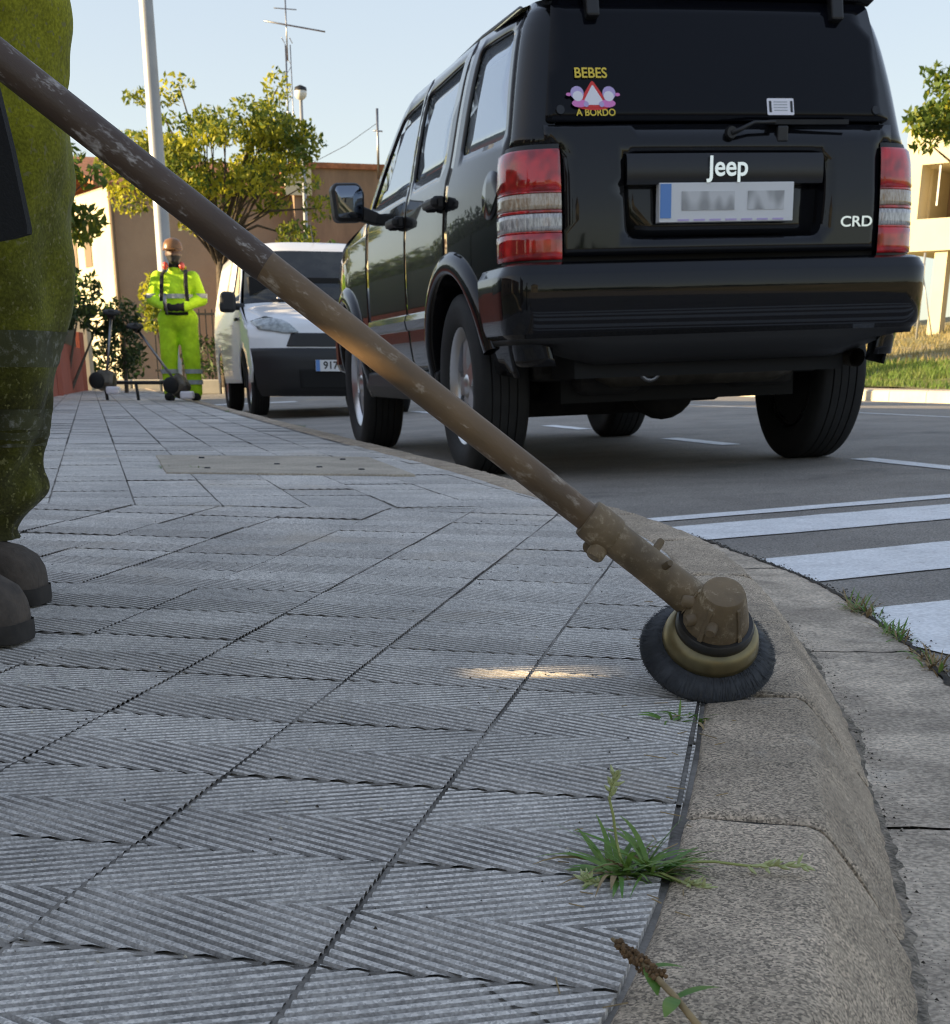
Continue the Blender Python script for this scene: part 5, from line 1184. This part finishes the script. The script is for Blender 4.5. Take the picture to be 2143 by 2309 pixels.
# ------------------------------------------------------------------ houses
def house(lab, cat, x0, y0, ang, Lx, Ly, H, wallm, roofm, gable=1.4, wins=(), name='house', pitch_axis='y', chim=False, z0=.1):
    t = thing(name, lab, cat, (x0, y0, z0), (0, 0, ang))
    MB().box((Lx/2, Ly/2, H/2-.2), (Lx, Ly, H+.4)).build('wall', wallm, t)
    if gable > 0:
        e = .35
        if pitch_axis == 'y': P = [(-e, H-.05), (Lx/2, H+gable), (Lx+e, H-.05), (Lx+e, H+.12), (Lx/2, H+gable+.18), (-e, H+.12)]; fn = lambda u, v, w_: (u, w_, v); a, b = -e, Ly+e
        else: P = [(-e, H-.05), (Ly/2, H+gable), (Ly+e, H-.05), (Ly+e, H+.12), (Ly/2, H+gable+.18), (-e, H+.12)]; fn = lambda u, v, w_: (w_, u, v); a, b = -e, Lx+e
        rf = MB().prism(P, a, b, fn).build('roof', roofm, t)
        mb = MB()
        if pitch_axis == 'y': mb.prism([(0, H), (Lx, H), (Lx/2, H+gable)], .01, Ly-.01, lambda u, v, w_: (u, w_, v))
        else: mb.prism([(0, H), (Ly, H), (Ly/2, H+gable)], .01, Lx-.01, lambda u, v, w_: (w_, u, v))
        mb.build('gable', wallm, t)
        if chim: MB().box((Lx*.5, Ly*.4, H+gable+.4), (.5, .5, 1.2)).build('chimney', 'redwall', rf)
    else:
        MB().box((Lx/2, Ly/2, H+.07), (Lx+.16, Ly+.16, .14)).build('roof', roofm, t)
    for face, u, z, ww, hh in wins:
        m_ = {'f': ((u, -.0, z), (ww, .10, hh)), 'b': ((u, Ly, z), (ww, .10, hh)), 'l': ((0, u, z), (.10, ww, hh)), 'r': ((Lx, u, z), (.10, ww, hh))}[face]
        f = MB().box(m_[0], (m_[1][0]+(.14 if face in 'fb' else .02), m_[1][1]+(.02 if face in 'fb' else .14), hh+.14)).build('window', 'beige', t)
        MB().box(m_[0], (m_[1][0]+(.0 if face in 'fb' else .06), m_[1][1]+(.06 if face in 'fb' else 0), hh)).build('pane', 'darkwin', f)
    return t
# brown house with the sunlit cream end wall
BX, BY = -10.15, 45.0
hb_ = thing('house', 'two-storey house with sunlit cream end wall and plain brown flank', 'house', (BX, BY, .3))
ang = math.radians(122)       # direction of the sunlit wall, receding to the left
ex, ey = math.cos(ang), math.sin(ang); Lw = 6.0; Lb = 8.6
P = [(0, 0), (Lb, 2.6), (Lb+ex*Lw, 2.6+ey*Lw), (ex*Lw, ey*Lw)]
MB().prism(P, -.3, 5.15, lambda u, v, w_: (u, v, w_)).build('wall', 'brown', hb_)
MB().prism([(-.02, -.03), (ex*Lw-.02, ey*Lw-.03), (ex*Lw-.06, ey*Lw-.05), (-.06, -.05)], -.3, 5.13, lambda u, v, w_: (u, v, w_)).build('end_wall', 'cream', hb_)
mb = MB(); ridge = [(ex*Lw/2, ey*Lw/2), (Lb+ex*Lw/2, 2.6+ey*Lw/2)]
ov = .3
A3 = [(-.35, -.4, 5.1), (Lb, 2.2, 5.1), (Lb+ex*Lw, 3.0+ey*Lw, 5.1), (ex*Lw-.3, ey*Lw+.3, 5.1), (ridge[0][0]-.35, ridge[0][1], 6.1), (ridge[1][0], ridge[1][1], 6.1)]
mb.add(A3+[(p[0], p[1], p[2]+.14) for p in A3], [(0, 1, 5, 4), (2, 3, 4, 5), (6, 7, 11, 10), (8, 9, 10, 11), (0, 4, 10, 6), (4, 3, 9, 10), (0, 1, 7, 6), (3, 2, 8, 9), (1, 5, 11, 7), (5, 2, 8, 11)])
mb.build('roof', 'terracotta', hb_)
MB().prism([(0, 0), (ex*Lw, ey*Lw), (ridge[0][0], ridge[0][1]-.0)], 5.1, 5.2, lambda u, v, w_: (u, v, w_)).build('eave', 'cream', hb_)
for f, z in ((.34, 3.9), (.56, 3.8)):
    p = Vector((ex, ey, 0))*Lw*f; n_ = Vector((-ey, ex, 0))
    w_ = MB().prism([(-.30, -.65), (.30, -.65), (.30, .65), (-.30, .65)], -.12, .10, lambda u, v, k_: tuple(p+Vector((ex, ey, 0))*u+n_*k_+Vector((0, 0, z+v)))).build('window', 'shutter', hb_)
MB().tube([(.03, -.12, 0), (.03, -.12, 5.1)], .06, 8).build('downpipe', 'shutter', hb_, True)
fl = house('tall flat-roofed brown block with stained wall behind the tree', 'building', -5.1, 45.6, math.radians(14), 6.6, 7, 5.7, 'brown2', 'terracotta', 0, (), 'building', z0=.3)
MB().box((.12, -.06, 5.35), (.75, .10, .7)).build('patch_of_brick', 'cream', fl)
lc = house('low brown house joined to the right of the cream-ended house', 'house', -6.2, 44.4, math.radians(14), 5.5, 6, 3.3, 'brown', 'terracotta', 0, (), z0=.3)
# right: pale modern building on a bank
rb = thing('building', 'pale concrete two-storey building with open bay above the grass bank', 'building', (11.1, 42, 1.9), (0, 0, math.radians(-38)))
MB().box((6, 3, 4.10), (12, 6, .85)).build('parapet', 'cream', rb); MB().box((6, 3, 2.05), (12, 6, .75)).build('slab', 'cream', rb)
for x0, x1 in ((0, .45), (1.35, 1.95), (2.9, 3.6), (4.6, 12)): MB().box(((x0+x1)/2, .3, 3.05), (x1-x0, .6, 1.25)).build('pier', 'cream', rb)
MB().box((.2, 3.4, 3.05), (.4, 5, 1.25)).build('side_wall', 'cream', rb)
MB().box((6, 2.2, 3.05), (11.4, .2, 1.25)).build('inner_wall', 'brown', rb); MB().box((6, 4.2, .75), (11.4, .2, 1.85)).build('inner_wall', 'stonew', rb)
for x in (.9, 2.4): MB().box((x, .12, 3.2), (.05, .05, .95)).build('window_post', 'metal', rb)
for x in (1.15, 3.6, 6.0, 8.5): MB().box((x, .3, .6), (.34, .34, 2.2)).build('column', 'cream', rb)
for x in (.5, 1.6, 2.7): MB().box((x, 4.0, .5), (.7, .1, 1.4)).build('door', 'greenfence', rb)
# big house out of the picture on the left, split by a gap added for sunlight: shades the corner and shows in the car doors
sx0, sy0 = xy(-9.5, -19)
house('brown house across the garden, out of the picture on the left', 'house', sx0, sy0, JT, 5, 6.25, 4.6, 'brown', 'terracotta', 1.0, [('r', 3, 2.6, 1.1, 1.3)])
sx0, sy0 = xy(-2.05, -19)
house('longer brown house beyond the gap added for sunlight, out of the picture on the left', 'house', sx0, sy0, JT, 5, 12.5, 4.6, 'brown', 'terracotta', 1.0, [('r', 3, 2.6, 1.1, 1.3), ('r', 8, 2.6, 1.1, 1.3)])
def toward_sun(p, x): t = (x-p[0])/SUN.x; return p[1]+SUN.y*t, p[2]+SUN.z*t
gx = -2.5
h1 = toward_sun((.075, 1.70, .038), gx); h2 = toward_sun((-.075, 1.585, .372), gx)
blocker_t = thing('sun_blocker', 'added wooden board whose two small cut-outs shape sun spots, out of the picture', 'light blocker', (gx, 1.25, 0))  # added unseen board: blocks the sun except for two spots through its cut-outs
def sqh(h, w_, t_): return [(h[0]-1.25-w_, h[1]-t_), (h[0]-1.25+w_, h[1]-t_), (h[0]-1.25+w_, h[1]+t_), (h[0]-1.25-w_, h[1]+t_)]
panel('blocker_board', [(-.8, 0), (.8, 0), (.8, 2.7), (-.8, 2.7)], [sqh(h1, .030, .014), sqh(h2, .016, .012)], lambda y, z: (0, y, z), 'shutter', blocker_t, .3, .02, (1, 0, 0))
for dy in (-.85, .85): MB().box((0, dy, 1.4), (.1, .1, 2.8)).build('square_post', 'shutter', blocker_t)
house('cream house on the far side of the street behind the camera', 'house', 4, -34, .3, 10, 8, 6, 'cream', 'terracotta', 1.6, [('b', 2, 4, 1.2, 1.4), ('b', 5, 4, 1.2, 1.4), ('b', 8, 4, 1.2, 1.4), ('b', 3, 1.4, 1.2, 1.4)])
o = leaf_mesh('distant_trees', [(x, -60+random.uniform(-6, 6), random.uniform(1.5, 3), 5, 4, random.uniform(2.2, 4)) for x in np.arange(-80, 81, 5.5)], 9000, .6, ('leafd', 'leafg'), None, 31); o['kind'] = 'stuff'; tag(o, 'far dark tree belt behind the camera', 'trees')
# ------------------------------------------------------------------ posts, masts
lp = thing('lamp_post', 'tall grey street lamp post rising behind the hi-vis worker', 'lamp post', (-4.09, 21, .15))
MB().lathe([(.13, 0), (.13, .5), (.105, .55), (.09, 4), (.065, 8.6), (0, 8.62)], 18).build('post', 'pole', lp, True)
MB().tube([(0, 0, 8.5), (.5, -.1, 8.8), (1.2, -.2, 8.85)], [.045, .04, .035], 8).build('arm', 'pole', lp, True)
MB().box((1.45, -.24, 8.85), (.6, .22, .12)).build('lantern', 'pole', lp, bevel=.04)
gpst = thing('globe_lamp', 'slim lamp post with small round globe in front of the brown block', 'lamp post', (-3.58, 34, .25))
MB().lathe([(.06, 0), (.055, 1), (.035, 5.55), (0, 5.56)], 10).build('post', 'pole', gpst, True); MB().sphere((0, 0, 5.66), .13, 12, 8).build('globe', 'globe', gpst, True)
MB().lathe([(.13, 5.70), (.12, 5.76), (.03, 5.80)], 12).build('cap', 'wire', gpst, True)
an = thing('antenna_mast', 'tall lattice antenna mast with horizontal aerial elements above the tree', 'antenna', (-5.39, 48, 5.8))
for k in range(3):
    a = 2*math.pi*k/3; MB().tube([(.11*math.cos(a), .11*math.sin(a), -.1), (.09*math.cos(a), .09*math.sin(a), 3.6)], .016, 6).build('mast_leg', 'metal', an, True)
for k in range(14):
    z = .1+.25*k; a = 2*math.pi*(k % 3)/3; b = a+2*math.pi/3; MB().tube([(.1*math.cos(a), .1*math.sin(a), z), (.1*math.cos(b), .1*math.sin(b), z+.22)], .008, 5).build('brace', 'metal', an, True)
MB().tube([(0, 0, 3.2), (0, 0, 4.75)], .022, 6).build('top_pole', 'metal', an, True)
MB().tube([(-.62, -.1, 4.17), (1.1, .1, 3.94)], .022, 6).build('boom', 'metal', an, True)
MB().tube([(-.32, -.1, 4.48), (.30, .1, 4.48)], .014, 6).build('aerial_element', 'metal', an, True)
for x in (-.1, .12): MB().tube([(x, -.4, 3.7), (x, .3, 3.7)], .012, 6).build('aerial_element', 'metal', an, True)
m2 = thing('roof_mast', 'thin pole aerial standing on the stained brown block', 'antenna', (-2.73, 46, 6.1))
MB().tube([(0, 0, -.35), (0, 0, 1.40)], .035, 8).build('pole', 'metal', m2, True); MB().tube([(-.12, 0, .86), (.14, 0, .84)], .02, 6).build('aerial_element', 'metal', m2, True)
MB().tube([(0, 0, 1.05), (-1.0, 1, .62), (-2.2, 2, .25)], .008, 4).build('guy_wire', 'wire', m2)
# iron railing and pale low kerb wall across the end of the pavement
rl = thing('iron_railing', 'dark iron railing behind the hi-vis worker', 'fence', (-7.4, 36, .30))
for z in (.35, 1.55): MB().box((3.4, 0, z), (6.8, .05, .05)).build('rail', 'iron', rl)
for k in range(46): MB().box((.05+.148*k, 0, .9), (.025, .025, 1.5)).build('bar', 'iron', rl)
pk = thing('edging_wall', 'low pale concrete edging across the end of the pavement', 'wall', (-8.4, 32.5, .2))
for k in range(15): MB().box((.30+.62*k, 0, .10), (.60, .30, .30), Matrix.Rotation(.0, 3, 'Z')).build('edging_block', 'stonew', pk, bevel=.03)
dp = MB(); dp.prism([(-12, 33), (6, 33), (6, 44.4), (-12, 44.4)], .0, .30, lambda u, v, w_: (u, v, w_+.12)); o = dp.build('earth_bank', 'ground'); struct(o)
# ------------------------------------------------------------------ far side of the street: kerb, pavement, grass bank
fk = struct(link('far_kerb', None))
for k in range(60):
    s0 = -6+k*1.0; P = []
    mb = MB()
    for s_ in (s0+.006, s0+.994):
        for q_, h in ((8.5, -.05), (8.5, .13), (8.53, .15), (8.72, .15), (8.72, -.05)):
            x, y = xy(s_, q_); mb.v.append((x, y, zroad_sq(s_, 8.5)+h))
    for i in range(4): mb.f.append((i, i+1, i+6, i+5)); mb.m.append(0)
    mb.f += [(0, 1, 2, 3, 4), (9, 8, 7, 6, 5)]; mb.m += [0, 0]
    mb.build('kerb_stone', 'stonew', fk)
mb = MB(); mb.loft([[(*xy(s_, q_), zroad_sq(s_, 8.5)+.146) for q_ in (8.72, 9.6, 10.3)] for s_ in np.arange(-6, 54, 2.)]); struct(mb.build('far_pavement', 'gutter', smooth=True))
def bank_z(s_, q_): 
    u = q_-10.3; return zroad_sq(s_, 8.5)+.14+.13*max(0, u)*(.4 if u < 1 else 1)-.05*min(u, 1)*0
mb = MB(); mb.loft([[(*xy(s_, q_), bank_z(s_, q_)+.03*math.sin(s_*1.3+q_)) for q_ in (10.3, 10.8, 11.5, 12.5, 14, 16, 18, 21, 25)] for s_ in np.arange(-2, 54, 1.)]); struct(mb.build('grass_bank', 'ground', smooth=True))
mb = MB(); mb.loft([[(*xy(s_, q_), bank_z(s_, q_)+.03*math.sin(s_*1.3+q_)+.006) for q_ in (10.3, 10.8, 11.5, 12.5, 13.4+.5*math.sin(s_*.5))] for s_ in np.arange(-2, 54, 1.)]); struct(mb.build('lawn', 'lawn', smooth=True))
def grassfield(name, n, s_rng, q_rng, h, mats, seed, cond=None):
    r = np.random.default_rng(seed); V = []; F = []
    ss = r.uniform(*s_rng, n); qq = r.uniform(*q_rng, n); a = r.uniform(0, 6.28, n); hh = h*r.uniform(.5, 1.4, n)
    mb = MB()
    for i in range(n):
        if cond and not cond(ss[i], qq[i]): continue
        x, y = xy(ss[i], qq[i]); z = bank_z(ss[i], qq[i])+.0; w_ = .014; dx, dy = math.cos(a[i]), math.sin(a[i]); o_ = len(mb.v)
        mb.v += [(x-dx*w_, y-dy*w_, z), (x+dx*w_, y+dy*w_, z), (x+dy*hh[i]*.5, y-dx*hh[i]*.5, z+hh[i])]; mb.f.append((o_, o_+1, o_+2)); mb.m.append(0)
    me = bpy.data.meshes.new(name); me.from_pydata(mb.v, [], mb.f); me.materials.append(M[mats]); o = link(name, me); o['kind'] = 'stuff'; return o
tag(grassfield('grass', 24000, (4, 34), (10.4, 13.6), .11, 'grass', 3), 'short green verge grass beside the far pavement', 'grass')
tag(grassfield('dry_grass', 16000, (4, 46), (12.8, 22), .12, 'drygrass', 4), 'dry straw-coloured grass on the far bank', 'grass')
# wire fence posts on the bank
for k in range(7):
    s_, q_ = 20+k*2.6, 18.2; x, y = xy(s_, q_); z = bank_z(s_, q_)
    f = thing('fence_post', 'pale thin wire-fence post on the bank, number %d from the car' % (k+1) if False else ['thin pale fence post nearest the road on the bank', 'second thin fence post up the grass bank', 'third thin fence post up the grass bank', 'fourth thin fence post up the grass bank', 'fifth thin fence post up the grass bank', 'sixth thin fence post up the grass bank', 'farthest thin fence post on the grass bank'][k], 'fence post', (x, y, z), (0, 0, 0), 'posts of the wire fence')
    MB().tube([(0, 0, -.1), (0, 0, 2.0)], .03, 8).build('post', 'pole', f, True); MB().tube([(0, 0, 1.5), (.5, .3, .0)], .018, 6).build('brace', 'pole', f, True)
print('tiles', ctiles, 'objects', len(bpy.data.objects))
